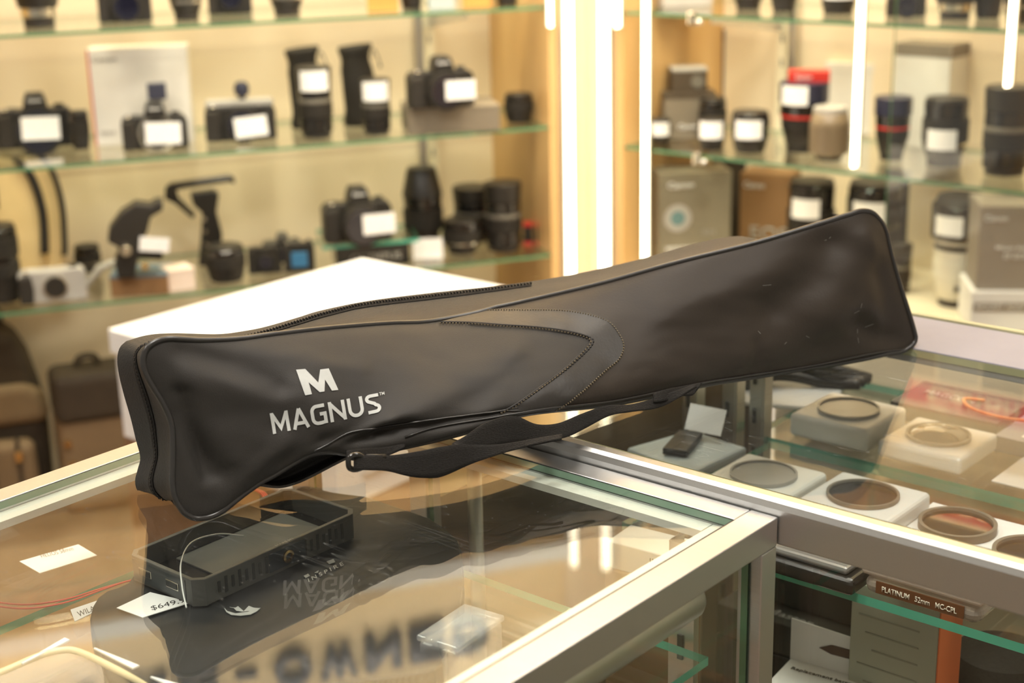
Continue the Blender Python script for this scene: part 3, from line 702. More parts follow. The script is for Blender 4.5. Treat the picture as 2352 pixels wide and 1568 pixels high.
# word mark drawn stroke by stroke: squared, rounded capitals
def poly_bm(polys):
    bm = bmesh.new()
    for pl in polys:
        f = bm.faces.new([bm.verts.new((x, y, 0)) for x, y in pl])
    bmesh.ops.triangulate(bm, faces=bm.faces[:])
    return bm
def stroke(pts, w_):
    out = []; n = len(pts)
    Lh, Rh = [], []
    for i, p in enumerate(pts):
        p = Vector((*p, 0)); a = Vector((*pts[max(i - 1, 0)], 0)); b = Vector((*pts[min(i + 1, n - 1)], 0))
        d1 = (p - a); d2 = (b - p); d1 = d1.normalized() if d1.length else d2.normalized(); d2 = d2.normalized() if d2.length else d1
        mt = (d1 + d2).normalized(); nn = Vector((-mt.y, mt.x, 0)); k = 1 / max(.5, nn.dot(Vector((-d1.y, d1.x, 0))))
        Lh.append(p + nn * w_ / 2 * k); Rh.append(p - nn * w_ / 2 * k)
    for i in range(n - 1): out.append([(q.x, q.y) for q in (Lh[i], Lh[i + 1], Rh[i + 1], Rh[i])])
    return out
w_ = .17; h_ = w_ / 2
def arcp(cx, cy, rx, ry, a0, a1, n=8): return [(cx + rx * math.cos(rad(a0 + (a1 - a0) * k / n)), cy + ry * math.sin(rad(a0 + (a1 - a0) * k / n))) for k in range(n + 1)]
LET = {
 'M': (.92, [[(h_, 0), (h_, 1)], [(h_, .96), (.46, .22), (.92 - h_, .96)], [(.92 - h_, 1), (.92 - h_, 0)]]),
 'A': (.86, [[(.07, 0), (.43, .98)], [(.43, .98), (.79, 0)], [(.22, .27), (.64, .27)]]),
 'G': (.80, [[(.74, 1 - h_)] + [(.40, 1 - h_)] + arcp(.34, .66, .34 - h_, .34 - h_, 90, 180) + arcp(.34, .34, .34 - h_, .34 - h_, 180, 270) + [(.50, h_), (.72, h_ + .03)], [(.80 - h_, .02), (.80 - h_, .50)], [(.80, .52), (.46, .52)]]),
 'N': (.84, [[(h_, 0), (h_, 1)], [(h_, .92), (.84 - h_, .08)], [(.84 - h_, 0), (.84 - h_, 1)]]),
 'U': (.80, [[(h_, 1), (h_, .40)] + arcp(.38, .38, .38 - h_, .38 - h_, 180, 270, 6) + arcp(.42, .38, .38 - h_, .38 - h_, 270, 360, 6) + [(.80 - h_, 1)]]),
 'S': (.74, [[(.70, 1 - h_), (.34, 1 - h_)] + arcp(.29, .755, .21, .16, 90, 250, 7) + [(.44, .50)] + arcp(.46, .255, .20, .17, 80, -90, 8) + [(.06, h_)]]),
}
polys = []; x = 0
for ch in 'MAGNUS':
    wd, sts = LET[ch]
    for st in sts: polys += [[(x + a, b) for a, b in q] for q in stroke(st, w_)]
    x += wd + .13
WM = x - .13
decal('printed_lettering', poly_bm(polys), M_PRINT, quad(WM, (619, 949), (869, 903), (627, 997), (877, 946)), .0006, (40, 8))
zz = lambda a: [(250 + x / 2.352, 600 + y / 2.352) for x, y in a]
lg = zz([(1010, 587), (1060, 725), (1096, 718), (1078, 655), (1138, 708), (1163, 704), (1166, 640), (1203, 700), (1238, 696), (1186, 580), (1140, 586), (1130, 657), (1060, 583)])
decal('printed_emblem', poly_bm([lg]), M_PRINT, lambda x, y: (x, y), .0006, (14, 10))
bmt, Wt = text_bm('TM', .01); decal('trademark_sign', bmt, M_PRINT, quad(Wt, (870, 902), (882, 900), (871, 909), (883, 907)), .0006, (2, 1))
# smooth vinyl crescent with stitched borders
o1 = [(1120, 712), (1200, 712), (1290, 713), (1350, 722), (1395, 737), (1420, 765), (1431, 795), (1420, 825), (1390, 850), (1340, 895), (1300, 925), (1270, 941)]
o2 = [(1010, 741), (1080, 742), (1150, 747), (1240, 753), (1300, 761), (1345, 772), (1357, 782), (1345, 800), (1300, 845), (1240, 890), (1190, 925), (1150, 946)]
q1 = [(v.x, v.y) for v in catmull([(a, b, 0) for a, b in o1], 90)]; q2 = [(v.x, v.y) for v in catmull([(a, b, 0) for a, b in o2], 90)]
bm = bmesh.new(); rr = []
for i in range(90):
    rr.append([bm.verts.new(rel(onbag(q1[i][0] + (q2[i][0] - q1[i][0]) * k / 12, q1[i][1] + (q2[i][1] - q1[i][1]) * k / 12, .0009))) for k in range(13)])
for i in range(89):
    for k in range(12): bm.faces.new((rr[i][k], rr[i + 1][k], rr[i + 1][k + 1], rr[i][k + 1]))
patch = mesh_obj('vinyl_patch', bm, M_PU, bag, smooth=True)
def stitch(pts, n, m, dr=.62, r=.00045):
    pp = catmull([(a, b, 0) for a, b in pts], n * 2); bm = bmesh.new()
    for i in range(0, n * 2 - 1, 2):
        a = onbag(pp[i].x, pp[i].y, .0011); b = onbag(pp[i + 1].x, pp[i + 1].y, .0011); b = a.lerp(b, dr * 1.6)
        ax = (b - a); L_ = ax.length
        if L_ < 1e-5: continue
        ax.normalize(); sd = ax.cross(BN).normalized(); nn = sd.cross(ax)
        M_ = Matrix((ax, sd, nn)).transposed().to_4x4(); M_.translation = rel((a + b) / 2)
        vv = bm_box(bm, (0, 0, 0), (L_, r * 2, r * 2)); bmesh.ops.transform(bm, matrix=M_, verts=vv)
    mesh_obj('stitching', bm, m, patch)
stitch([(x, y + 2) for x, y in o1], 95, M_THREADL); stitch([(x - 1, y + 4) for x, y in o2], 85, M_THREADL)
stitch([(1150, 949)] + [(1200, 922), (1250, 887), (1310, 842), (1362, 788), (1330, 770), (1240, 757), (1150, 751), (1080, 745)], 80, M_THREAD)
def seam(pts, r=.0009, m=M_PIPE, n=60):
    return tube('seam', [rel(onbag(v.x, v.y, .0006)) for v in catmull([(a, b, 0) for a, b in pts], n)], r, m, bag, seg=6)
seam(o2[:], .0008, M_THREAD)
seam([(2095, 800), (2000, 812), (1870, 838), (1740, 858), (1600, 880), (1414, 919), (1250, 938), (1120, 962), (1000, 982), (930, 1004)], .0008)
seam([(721, 1035), (752, 1021), (798, 995), (845, 985), (900, 975), (1000, 962), (1100, 950), (1190, 936)], .0007)
# open side pocket hanging under the left half, its zip edge showing
def onS(x, y, off): return onB(x, y, off)
pu = [(594, 1108), (650, 1075), (700, 1048), (740, 1030), (790, 1022), (835, 1028)]
pl = [(594, 1112), (640, 1117), (680, 1108), (720, 1090), (770, 1064), (835, 1032)]
a_ = catmull([(x, y, 0) for x, y in pu], 40); b_ = catmull([(x, y, 0) for x, y in pl], 40)
bm = bmesh.new(); rr = []
for i in range(40):
    rr.append([bm.verts.new(rel(onS(a_[i].x + (b_[i].x - a_[i].x) * k / 6, a_[i].y + (b_[i].y - a_[i].y) * k / 6, .016 + .012 * math.sin(math.pi * k / 6)))) for k in range(7)])
for i in range(39):
    for k in range(6): bm.faces.new((rr[i][k], rr[i + 1][k], rr[i + 1][k + 1], rr[i][k + 1]))
o = mesh_obj('open_pocket', bm, M_NYLD, bag, smooth=True); so = o.modifiers.new('s', 'SOLIDIFY'); so.thickness = .0012
zb = bmesh.new(); zp = catmull([(x, y, 0) for x, y in pl], 95)
for k, p in enumerate(zp[:-1]):
    vv = bm_box(zb, rel(onS(p.x, p.y, .0155)), (.0013, .0018, .0018))
mesh_obj('pocket_zipper', zb, mat('zip_teeth_dark', (.05, .045, .038), .3), bag)
# bottom left lobe behind the corner, with its short zipper
lobe = [(352, 1160), (328, 1140), (311, 1118), (311, 1098), (322, 1080), (345, 1085), (362, 1110), (372, 1160)]
# strap
def ribbon(name, up_, lo_, off0, off1, m, n=60, th=.0016, sag=.004):
    a_ = catmull([(x, y, 0) for x, y in up_], n); b_ = catmull([(x, y, 0) for x, y in lo_], n); bm = bmesh.new(); rr = []
    for i in range(n):
        off = off0 + (off1 - off0) * i / (n - 1)
        rr.append([bm.verts.new(rel(onB(a_[i].x + (b_[i].x - a_[i].x) * k / 5, a_[i].y + (b_[i].y - a_[i].y) * k / 5, off - sag * k / 5 - .002 * math.sin(i * .35)))) for k in range(6)])
    for i in range(n - 1):
        for k in range(5): bm.faces.new((rr[i][k], rr[i + 1][k], rr[i + 1][k + 1], rr[i][k + 1]))
    o = mesh_obj(name, bm, m, bag, smooth=True); s = o.modifiers.new('s', 'SOLIDIFY'); s.thickness = th; return o
ribbon('shoulder_strap', [(812, 1046), (850, 1045), (900, 1045), (960, 1036), (1010, 1026), (1060, 1020), (1130, 1022), (1200, 1014), (1290, 1000)],
       [(812, 1079), (850, 1080), (890, 1082), (940, 1094), (985, 1097), (1015, 1093), (1080, 1066), (1180, 1034), (1290, 1010)], -.060, -.066, M_WEB)
ribbon('shoulder_strap', [(1042, 1022), (1075, 996), (1120, 968), (1180, 955), (1230, 974), (1280, 972), (1330, 952), (1390, 932), (1450, 930), (1520, 908), (1600, 884)],
       [(1035, 1030), (1085, 1034), (1140, 1024), (1200, 1016), (1250, 1014), (1300, 1004), (1340, 985), (1400, 955), (1450, 946), (1520, 934), (1600, 890)], -.056, -.040, M_WEB)
ribbon('strap_anchor', [(1500, 905), (1530, 893), (1560, 888), (1590, 884), (1612, 882)], [(1500, 925), (1530, 920), (1562, 910), (1590, 908), (1606, 890)], -.040, -.030, M_WEB, 20)
ribbon('strap_anchor', [(795, 1036), (830, 1030), (880, 1028), (930, 1022)], [(795, 1056), (830, 1058), (880, 1050), (930, 1030)], -.046, -.030, M_WEB, 20)
# buckle: open black loop on the strap end
ring = [rel(onB(x, y, -.062)) for x, y in [(v.x, v.y) for v in catmull([(803, 1050, 0), (800, 1062, 0), (803, 1074, 0), (815, 1078, 0), (830, 1074, 0), (840, 1064, 0), (838, 1052, 0), (820, 1044, 0)], 40, closed=True)]]
bk_ = tube('buckle', ring, .0019, M_BLKS, bag, closed=True)
tube('buckle_bar', [rel(onB(842, 1048, -.062)), rel(onB(885, 1048, -.062))], .0016, M_BLK, bk_)
# scuffs on the vinyl at the right end
bm = bmesh.new()
for (x, y, dx, dy) in ((1968, 755, 0, 10), (1969, 775, 2, 12), (1892, 552, 5, -2), (1903, 547, 4, -4), (1985, 750, 20, -8), (1750, 655, 20, -2), (1960, 718, 12, -6), (1975, 706, 3, -10), (1850, 770, 8, 4), (1740, 760, 6, 6), (1800, 790, 5, -5)):
    n = Vector((-dy, dx, 0)).normalized() * .8
    bm.faces.new([bm.verts.new(rel(onbag(x + a, y + b, .0008))) for a, b in ((0, 0), (dx, dy), (dx + n.x, dy + n.y), (n.x, n.y))])
mesh_obj('scuff_marks', bm, mat('pale_scuff', (.22, .21, .19), .7), bag)
# ------------------------------------------------------------------ stock on the shelves
def base(px, py, z, r=0.0, push=True):
    p = P(px, py, z); d = Vector((p.x, p.y, 0)).normalized()
    q = p + d * r; q.z = z + .0006; return q, depth(p) / F, math.atan2(CAM.z - z, Vector((p.x, p.y)).length)
def price_label(parent, x, y, z, w, h, rx=0, ry=0, rz=0, name='price_label', curve=None):
    """white sticker facing -Y; curve = radius it wraps around (about the parent's axis)"""
    bm = bmesh.new(); n = 10; rows = []
    for i in range(n + 1):
        t = i / n - .5
        if curve: a = t * w / curve; p = [curve * math.sin(a + (x / curve)), -curve * math.cos(a + x / curve)]
        else: p = [x + t * w, y]
        rows.append([bm.verts.new((p[0], p[1], z + k * h / 2)) for k in (-1, 1)])
    for a, b in zip(rows, rows[1:]): bm.faces.new((a[0], b[0], b[1], a[1]))
    if ry: bmesh.ops.rotate(bm, cent=(x, y, z), matrix=Matrix.Rotation(ry, 3, 'Y'), verts=bm.verts)
    if rz: bmesh.ops.rotate(bm, cent=(x, y, z), matrix=Matrix.Rotation(rz, 3, 'Z'), verts=bm.verts)
    o = mesh_obj(name, bm, M_TAG, parent); s = o.modifiers.new('s', 'SOLIDIFY'); s.thickness = .0006; s.offset = 1; return o
LENS = {
 'zoom': [('mount_cap', 0, .06, .74, .74, 'BLKM'), ('barrel', .06, .34, .80, .90, 'BLK'), ('focus_ring', .34, .52, .95, .95, 'BLKM'), ('barrel', .52, .60, .90, .92, 'BLKS'), ('zoom_ring', .60, .84, .98, 1, 'BLKM'), ('front_rim', .84, .95, .96, .96, 'BLKS'), ('front_cap', .95, 1, .90, .90, 'BLK')],
 'short': [('mount_cap', 0, .12, .80, .80, 'BLKM'), ('barrel', .12, .40, .88, .95, 'BLK'), ('focus_ring', .40, .74, 1, 1, 'BLKM'), ('front_rim', .74, .92, .95, .95, 'BLKS'), ('front_cap', .92, 1, .88, .88, 'BLK')],
 'ring': [('mount_cap', 0, .10, .72, .72, 'BLKM'), ('barrel', .10, .30, .74, .96, 'BLK'), ('silver_ring', .30, .36, .97, .97, 'SIL'), ('focus_ring', .36, .70, 1, 1, 'BLKM'), ('front_rim', .70, .95, .93, .96, 'BLKS'), ('front_cap', .95, 1, .90, .90, 'BLK')],
 'silverfoot': [('mount_cap', 0, .14, .66, .66, 'BLKM'), ('silver_ring', .14, .27, .74, .76, 'SIL'), ('barrel', .27, .5, .85, 1, 'BLK'), ('focus_ring', .5, .9, 1, 1, 'BLKM'), ('front_cap', .9, 1, .9, .9, 'BLK')],
 'reversed': [('front_cap', 0, .08, .82, .82, 'BLK'), ('barrel', .08, .30, .92, .92, 'BLKS'), ('focus_ring', .30, .50, .97, .97, 'BLKM'), ('grey_ring', .50, .56, .95, .95, 'GRY'), ('barrel', .56, .74, .94, .94, 'BLKS'), ('hood', .74, 1, .96, 1, 'BLK')],
 'redline': [('mount_cap', 0, .10, .62, .62, 'BLKM'), ('barrel', .10, .34, .68, .84, 'BLK'), ('focus_ring', .34, .50, .88, .90, 'BLKM'), ('red_ring', .50, .54, .92, .92, 'RED'), ('barrel', .54, .72, .92, .95, 'BLKS'), ('hood', .72, 1, 1, 1, 'NAVYP')],
 'barrel': [('mount_cap', 0, .08, .62, .62, 'BLK'), ('barrel', .08, .16, .72, .90, 'BRZ'), ('focus_ring', .16, .70, 1, 1, 'BRZ'), ('front_rim', .70, .90, .98, .86, 'BRZ'), ('front_cap', .90, 1, .84, .84, 'GRYL')],
 'tele': [('mount_cap', 0, .06, .60, .60, 'BLKM'), ('white_barrel', .06, .26, .66, .80, 'WL'), ('white_ring', .26, .42, .82, .84, 'WL'), ('white_barrel', .42, .52, .80, .82, 'WL'), ('black_ring', .52, .57, .83, .83, 'BLK'), ('white_barrel', .57, .62, .84, .84, 'WL'), ('hood', .62, .92, .96, .98, 'BLKS'), ('front_cap', .92, 1, .92, .78, 'BLKM')],
 'darktele': [('mount_cap', 0, .05, .62, .62, 'BLKM'), ('barrel', .05, .25, .70, .84, 'BLK'), ('focus_ring', .25, .50, .97, 1, 'BLKM'), ('barrel', .50, .66, .92, .96, 'BLKS'), ('hood', .66, .97, 1, .74, 'BLK'), ('front_cap', .97, 1, .70, .70, 'BLK')],
}
mat('bronze_coating', (.20, .15, .09), .28, spec=.6); mat('navy_plastic', (.018, .02, .045), .35)
LM = dict(BLK=M_BLK, BLKM=M_BLKM, BLKS=M_BLKS, SIL=M_SIL, GRY=M_GRY, GRYL=M_GRYL, RED=M_RED, WL=M_WLENS, BRZ=MATS['bronze_coating'], NAVYP=MATS['navy_plastic'])
def lens(px, py, z, wpx, hpx, style, label, group='lenses on the shelves', lab=None, name='camera_lens', cat='lens', lw=.75):
    p, k, e = base(px, py, z); r = wpx * k / 2; p, _, _ = base(px, py, z, r * .9); k = depth(p) / F; r = wpx * k / 2
    H = max(.012, (hpx - wpx * math.sin(e) * .8) * k / math.cos(e))
    t = thing(name, p, label, cat, group, face_cam(p))
    seq = LENS[style]
    for i, (nm, h0, h1, r0, r1, mm) in enumerate(seq):
        a, b = h0 * H, h1 * H; g = .0008
        pr = [(r * r0 - g, a), (r * r0, a + g), (r * r1, b - g), (r * r1 - g, b)]
        if 'ring' in nm and nm not in ('red_ring', 'silver_ring', 'grey_ring', 'black_ring') and b - a > .012:      # ribbed grip
            nr = max(3, int((b - a) / .004)); pr = [(r * r0 - g, a)]
            for q in range(nr):
                f = (q + .5) / nr; rr = r * (r0 + (r1 - r0) * f); pr += [(rr, a + (b - a) * (q + .15) / nr), (rr, a + (b - a) * (q + .7) / nr), (rr - .0012, a + (b - a) * (q + .85) / nr)]
            pr += [(r * r1 - g, b)]
        lathe(nm, pr, LM[mm], t, seg=36)
    if lab is not None:
        lx, lz = lab; price_label(t, lx * r, 0, lz * H, lw * 2 * r * 1.0, lw * 2 * r * .66, curve=r * 1.04)
    return t
def camera_body(px, py, z, wpx, hpx, label, lab=None, turn=0.0, lensr=.34, lensl=.35, hump=True, name='digital_camera', body=M_BLK, brand='Canon', group='cameras on the shelves', silver=False, flip=False, lens_mat=M_BLK, tilt=0):
    p, k, e = base(px, py, z, .02); W = wpx * k; H = hpx * k * .98
    t = thing(name, p, label, 'camera', group, face_cam(p, turn)); D = W * .30; hm = None
    hb = H * (.70 if hump else 1)
    out = [(-.5, .03), (-.47, 0), (.46, 0), (.5, .04), (.5, .80), (.46, .95), (.38, 1), (.2, .98), (-.18, .98), (-.3, 1.0), (-.44, .97), (-.5, .86)]
    prism('body', [(x * W, y * hb) for x, y in out], D, body, t, bevel=W * .02)
    prism('grip', [(-.5 * W, .04 * hb), (-.30 * W, .03 * hb), (-.28 * W, .5 * hb), (-.31 * W, .90 * hb), (-.46 * W, .88 * hb), (-.5 * W, .8 * hb)], D * .55, M_BLKM, t, c=(0, -D * .62, 0), bevel=W * .025)
    if silver: prism('top_plate', [(-.49 * W, 0), (.49 * W, 0), (.46 * W, .16 * hb), (-.46 * W, .16 * hb)], D * .9, M_GRYL, t, c=(0, 0, hb * .99), bevel=W * .01)
    if hump:
        hm = prism('viewfinder_hump', [(-.17 * W, .93 * hb), (.17 * W, .93 * hb), (.15 * W, H * .84), (.11 * W, H * .97), (-.11 * W, H * .97), (-.15 * W, H * .84)], D * 1.12, body, t, c=(0.02 * W, -D * .1, 0), bevel=W * .02)
        if brand: text('brand_lettering', brand, (.02 * W, -D * .67, H * .86), W * .19, W * .045, M_WHT, hm, bold=.03)
    cyl('mode_dial', (.33 * W, 0, hb * 1.03), W * .065, hb * .08, M_BLKM, t, seg=20); cyl('shutter_button', (-.38 * W, -D * .5, hb * 1.0), W * .035, hb * .05, M_SIL, t, seg=16)
    lc_ = (.03 * W, -D / 2, hb * .48); R = W * lensr * .85
    if lensl > .1:
        lb = lathe('lens_barrel', [(R * .86, 0), (R * .9, W * lensl * .25), (R, W * lensl * .3), (R, W * lensl * .8), (R * .92, W * lensl * .82), (R * .94, W * lensl)], lens_mat, t, c=lc_, axis='Y', seg=36)
        cyl('front_glass', (lc_[0], -D / 2 - W * lensl * .98, lc_[2]), R * .8, .003, M_GLS, lb, axis='Y')
    else:
        lb = lathe('lens_mount', [(R, 0), (R, W * .03), (R * .86, W * .035)], M_SIL, t, c=lc_, axis='Y', seg=36); cyl('mount_cap', (lc_[0], -D / 2 - W * .04, lc_[2]), R * .85, W * .02, M_BLK, lb, axis='Y')
    if lab is not None: price_label(t, lab[0] * W, -D / 2 - W * max(lensl, .08) - .003, lab[1] * H, lab[2] * W, lab[2] * W * .62, ry=lab[3] if len(lab) > 3 else 0)
    if flip:
        box('hot_shoe_cover', (.03 * W, 0, H * 1.0 + .0), (W * .30, D * .25, H * .001 + .004), M_GRY, t)
    return t
def carton(px, py, z, w, h, d, m, label, rot=0.0, px_unit=True, name='product_box', cat='box', txt=None, group=None, push=0, lid=None, tm=M_WHT, stripe=None, loc=None):
    """upright carton: px,py = middle of its front foot; w,h in pixels, d in metres"""
    p, k, e = base(px, py, z)
    if loc is not None: p = Vector(loc); k = depth(p) / F
    W, H = w * k, h * k / math.cos(e) * .98
    ry_ = face_cam(p, rot); dirn = Vector((-math.sin(ry_), math.cos(ry_), 0)); c = p + dirn * (d / 2 + push)
    t = thing(name, c, label, cat, group, ry_)
    lh = H * .12
    tr = box('tray', (0, 0, (H - lh) / 2), (W, d, H - lh - .0004), m, t, bevel=.0008); box('lid', (0, 0, H - lh / 2), (W + .0012, d + .0012, lh), lid or m, t, bevel=.0008)
    if stripe: box('stripe', (stripe[0] * W, -d / 2 - .0008, stripe[1] * H), (stripe[2] * W, .0008, stripe[3] * H), stripe[4], tr)
    for q in txt or []:
        s_, x, y, w_2, h_2 = q[:5]; text('printed_text', s_, (x * W, -d / 2 - .0012, y * H), w_2 * W, h_2 * H, q[5] if len(q) > 5 else tm, tr, bold=.01)
    return t, W, H, d
def pouch(px, py, z, wpx, hpx, label):
    p, k, e = base(px, py, z, .03); W, H = wpx * k, hpx * k
    t = thing('lens_pouch', p, label, 'pouch', 'drawstring pouches', face_cam(p))
    pr = [(.0, .0), (.42, 0), (.47, .03), (.45, .2), (.46, .45), (.43, .7), (.38, .82), (.40, .88), (.47, .97), (.44, 1), (.30, .97)]
    bm = bmesh.new(); rings = []
    for r, h in pr:
        rings.append([bm.verts.new(((r + .02 * math.sin(a * 5 + h * 6)) * W * math.cos(a) + .04 * W * math.sin(h * 5), .62 * r * W * math.sin(a), h * H * (1 + .02 * math.cos(a)))) for a in [2 * math.pi * i / 36 for i in range(36)]])
    for a, b in zip(rings, rings[1:]):
        for i in range(36): bm.faces.new((a[i], a[(i + 1) % 36], b[(i + 1) % 36], b[i]))
    bm.faces.new(rings[-1])
    mesh_obj('bag', bm, M_BLKM, t, smooth=True)
    tube('drawstring', catmull([(.40 * W, -.05 * W, .84 * H), (.46 * W, -.1 * W, .95 * H), (.56 * W, -.1 * W, .86 * H), (.62 * W, -.1 * W, .76 * H)], 24), W * .018, M_BLK, t)
    box('cord_lock', (.62 * W, -.1 * W, .74 * H), (W * .07, W * .05, W * .10), M_BLK, t, bevel=.002)
    return t
Z1, Z2, Z3 = LZ[:3]
# --- left cabinet, top shelf (cropped by the frame)
lens(92, 66, Z1, 104, 170, 'silverfoot', 'black lens with a wide silver foot ring, leftmost on the top left shelf')
camera_body(290, 52, Z1, 120, 110, 'dark compact camera second from left on the top left shelf', brand=None, silver=True)
lens(430, 48, Z1, 76, 130, 'ring', 'black lens with gold glints, third from left on the top left shelf')
camera_body(530, 34, Z1, 100, 120, 'black camera on the top left shelf, right of the gold glinting lens', brand=None, lensl=.2)
lens(660, 38, Z1, 80, 130, 'ring', 'black narrow-footed lens on the top left shelf, left of the orange carton')
carton(880, 28, Z1, 72, 120, .06, mat('orange_carton', (.62, .30, .07), .5), 'orange carton on the top left shelf above the lens pouches')
lens(945, 22, Z1, 56, 110, 'zoom', 'black lens right of the orange carton on the top left shelf')
carton(1015, 22, Z1, 60, 100, .05, mat('pale_blue_carton', (.42, .48, .46), .5), 'pale blue grey carton on the top left shelf near the slotted upright')
carton(1095, 18, Z1, 66, 110, .05, mat('orange_carton', (.62, .30, .07), .5), 'small orange carton on the top left shelf, nearest the bright corner')
lens(1165, 14, Z1, 54, 90, 'short', 'short black lens at the right end of the top left shelf')
# --- left cabinet, middle shelf
carton(330, 338, Z2, 222, 222, .07, mat('off_white_carton', (.74, .70, .62), .5), 'white camera carton with a red left side, behind the camera with the raised viewfinder', rot=rad(-6), txt=[('Canon', -.33, .90, .24, .045, M_GRY), ('EOS R', -.36, .14, .14, .03, M_GRY)], name='product_box', stripe=(-.492, .5, .02, .99, M_RED), push=.03)
camera_body(88, 340, Z2, 168, 130, 'big black camera with white price label at the far left of the middle shelf', lab=(.06, .38, .50, 0.03), lensr=.40, lensl=.14)
camera_body(-50, 350, Z2, 104, 110, 'black camera cut by the left edge of the photo, middle shelf', lab=None)
lens(188, 345, Z2, 46, 92, 'short', 'small black lens cap stack between the big camera and the white carton')
c_ = camera_body(360, 344, Z2, 148, 112, 'black camera with price label before the white camera carton', lab=(.12, .36, .54, .03), lensl=.10)
p = c_.location; kk = depth(p) / F
f_ = thing('viewfinder_unit', (p.x, p.y, Z2 + 112 * kk * 1.0), 'small square viewfinder unit raised on the camera before the white carton', 'viewfinder', rot=face_cam(p))
box('housing', (.01, 0, 18 * kk), (42 * kk, .02, 36 * kk), M_NAVY, f_, bevel=.002); box('foot', (.01, 0, .001), (30 * kk, .018, .004), M_BLK, f_)
camera_body(556, 324, Z2, 160, 82, 'compact camera with silver top and tilted price label, middle shelf', lab=(.14, .45, .46, -.08), hump=False, silver=True, lensl=.16, lensr=.30, brand=None)
p, kk, _ = base(560, 324, Z2, .02)
t = thing('flash_trigger', (p.x + .003, p.y, Z2 + 92 * kk), 'round black accessory standing on the silver topped camera', 'accessory', rot=face_cam(p))
lathe('head', [(.002, 0), (14 * kk, 4 * kk), (18 * kk, 18 * kk), (14 * kk, 32 * kk), (4 * kk, 36 * kk)], M_NAVY, t, c=(0, 0, 6 * kk)); cyl('stem', (0, 0, 3 * kk), 7 * kk, 8 * kk, M_BLK, t)
pouch(708, 300, Z2, 84, 184, 'black drawstring pouch behind the taller labelled lens, middle shelf')
pouch(828, 294, Z2, 84, 184, 'tall black drawstring pouch behind the shorter labelled lens, its cord hanging right')
lens(729, 320, Z2, 80, 168, 'reversed', 'taller clear-labelled lens standing before the left pouch', lab=(0, .82), lw=.86)
lens(867, 312, Z2, 68, 132, 'reversed', 'shorter labelled lens standing before the right pouch', lab=(0, .80), lw=.96)
bx, W_, H_, D_ = carton(1045, 306, Z2, 212, 60, .13, M_CARD, 'flat grey brown carton under the big camera, middle shelf', rot=rad(8))
camera_body(1012, 248, Z2 + H_ + .001, 152, 122, 'big black camera with price label resting on the flat carton', turn=rad(14), lab=(.22, .36, .46), lensl=.22)
lens(1192, 284, Z2, 68, 72, 'short', 'small black lens at the right end of the middle shelf')
# --- left cabinet, bottom shelf
def prof_thing(name, px, py, z, wpx, hpx, outline, d, m, label, cat, group=None, turn=0, part='body', r=.02):
    p, k, e = base(px, py, z, r); t = thing(name, p, label, cat, group, face_cam(p, turn))
    prism(part, [(x * wpx * k, y * hpx * k) for x, y in outline], d, m, t, bevel=.003); return t, wpx * k, hpx * k
# cream shoulder bag hanging shape
p, k, e = base(70, 690, Z3, .15)
t = thing('camera_backpack', p, 'cream fabric camera backpack with black straps at the far left of the lowest shelf', 'backpack', rot=face_cam(p))
W_, H_ = 200 * k, 310 * k
prism('bag_body', [(x * W_, y * H_) for x, y in [(-.62, 0), (.15, 0), (.22, .2), (.28, .5), (.22, .8), (.05, .97), (-.3, 1.02), (-.62, 1)]], .10, M_CREAM, t, bevel=.012, seg=3)
prism('side_pocket', [(x * W_, y * H_) for x, y in [(.15, .02), (.38, .02), (.47, .25), (.48, .6), (.40, .85), (.26, .99), (.05, .99), (.2, .8), (.28, .5), (.22, .2)]], .08, M_CREAM, t, c=(0, .01, 0), bevel=.008)
for xs in ([(.02, 1.0), (.17, .86), (.25, .6), (.23, .3), (.22, .26)], [(.30, 1.0), (.42, .85), (.48, .6), (.46, .3), (.44, .22)]):
    pp = catmull([(x * W_, -.052 if xs[0][0] < .1 else -.036, y * H_) for x, y in xs], 26)
    bm = bmesh.new(); q = [[bm.verts.new(v + Vector((s * .05 * W_ * (1 if xs[0][0] < .1 else .7), -.002, 0))) for s in (-1, 1)] for v in pp]
    for a, b in zip(q, q[1:]): bm.faces.new((a[0], a[1], b[1], b[0]))
    o = mesh_obj('strap', bm, M_BLKM, t, smooth=True); s = o.modifiers.new('s', 'SOLIDIFY'); s.thickness = .005
box('logo_badge', (-.28 * W_, -.054, .74 * H_), (.12 * W_, .008, .22 * H_), mat('leather_badge', (.10, .035, .01), .4), t, bevel=.004)
for zz_ in (.70, .78): cyl('badge_stud', (-.28 * W_, -.059, zz_ * H_), .005, .004, M_GOLD, t, axis='Y', seg=16)
# dark lens with rings, cut by the left edge
lens(12, 700, Z3, 90, 190, 'zoom', 'big ringed lens cut by the left edge of the photo, lowest shelf')
camera_body(126, 694, Z3, 150, 76, 'grey compact camera lying low at the front left of the lowest shelf', hump=False, body=M_GRYL, brand=None, lensr=.22, lensl=.06, silver=False)
bx, W_, H_, D_ = carton(322, 680, Z3, 130, 48, .09, M_BROWN, 'flat brown box under the black grip, lowest shelf', rot=rad(-8), lid=mat('blue_grey_lid', (.12, .17, .20), .5))
t, W_, H_ = prof_thing('camera_grip', 322, 636, Z3 + H_ + .001, 128, 176, [(-.38, 0), (-.10, 0), (.0, .25), (.42, .20), (.44, .32), (.08, .45), (.2, .6), (.28, .78), (.5, .86), (.52, .98), (.38, .97), (.3, .93), (.05, .97), (-.22, .86), (-.45, .66), (-.5, .5), (-.30, .40), (-.42, .2)], .05, M_BLK, 'black camera grip with price label, leaning like a bird head on the brown box', 'camera grip')
price_label(t, .30 * W_, -.03, .43 * H_, .52 * W_, .26 * W_, ry=rad(8))
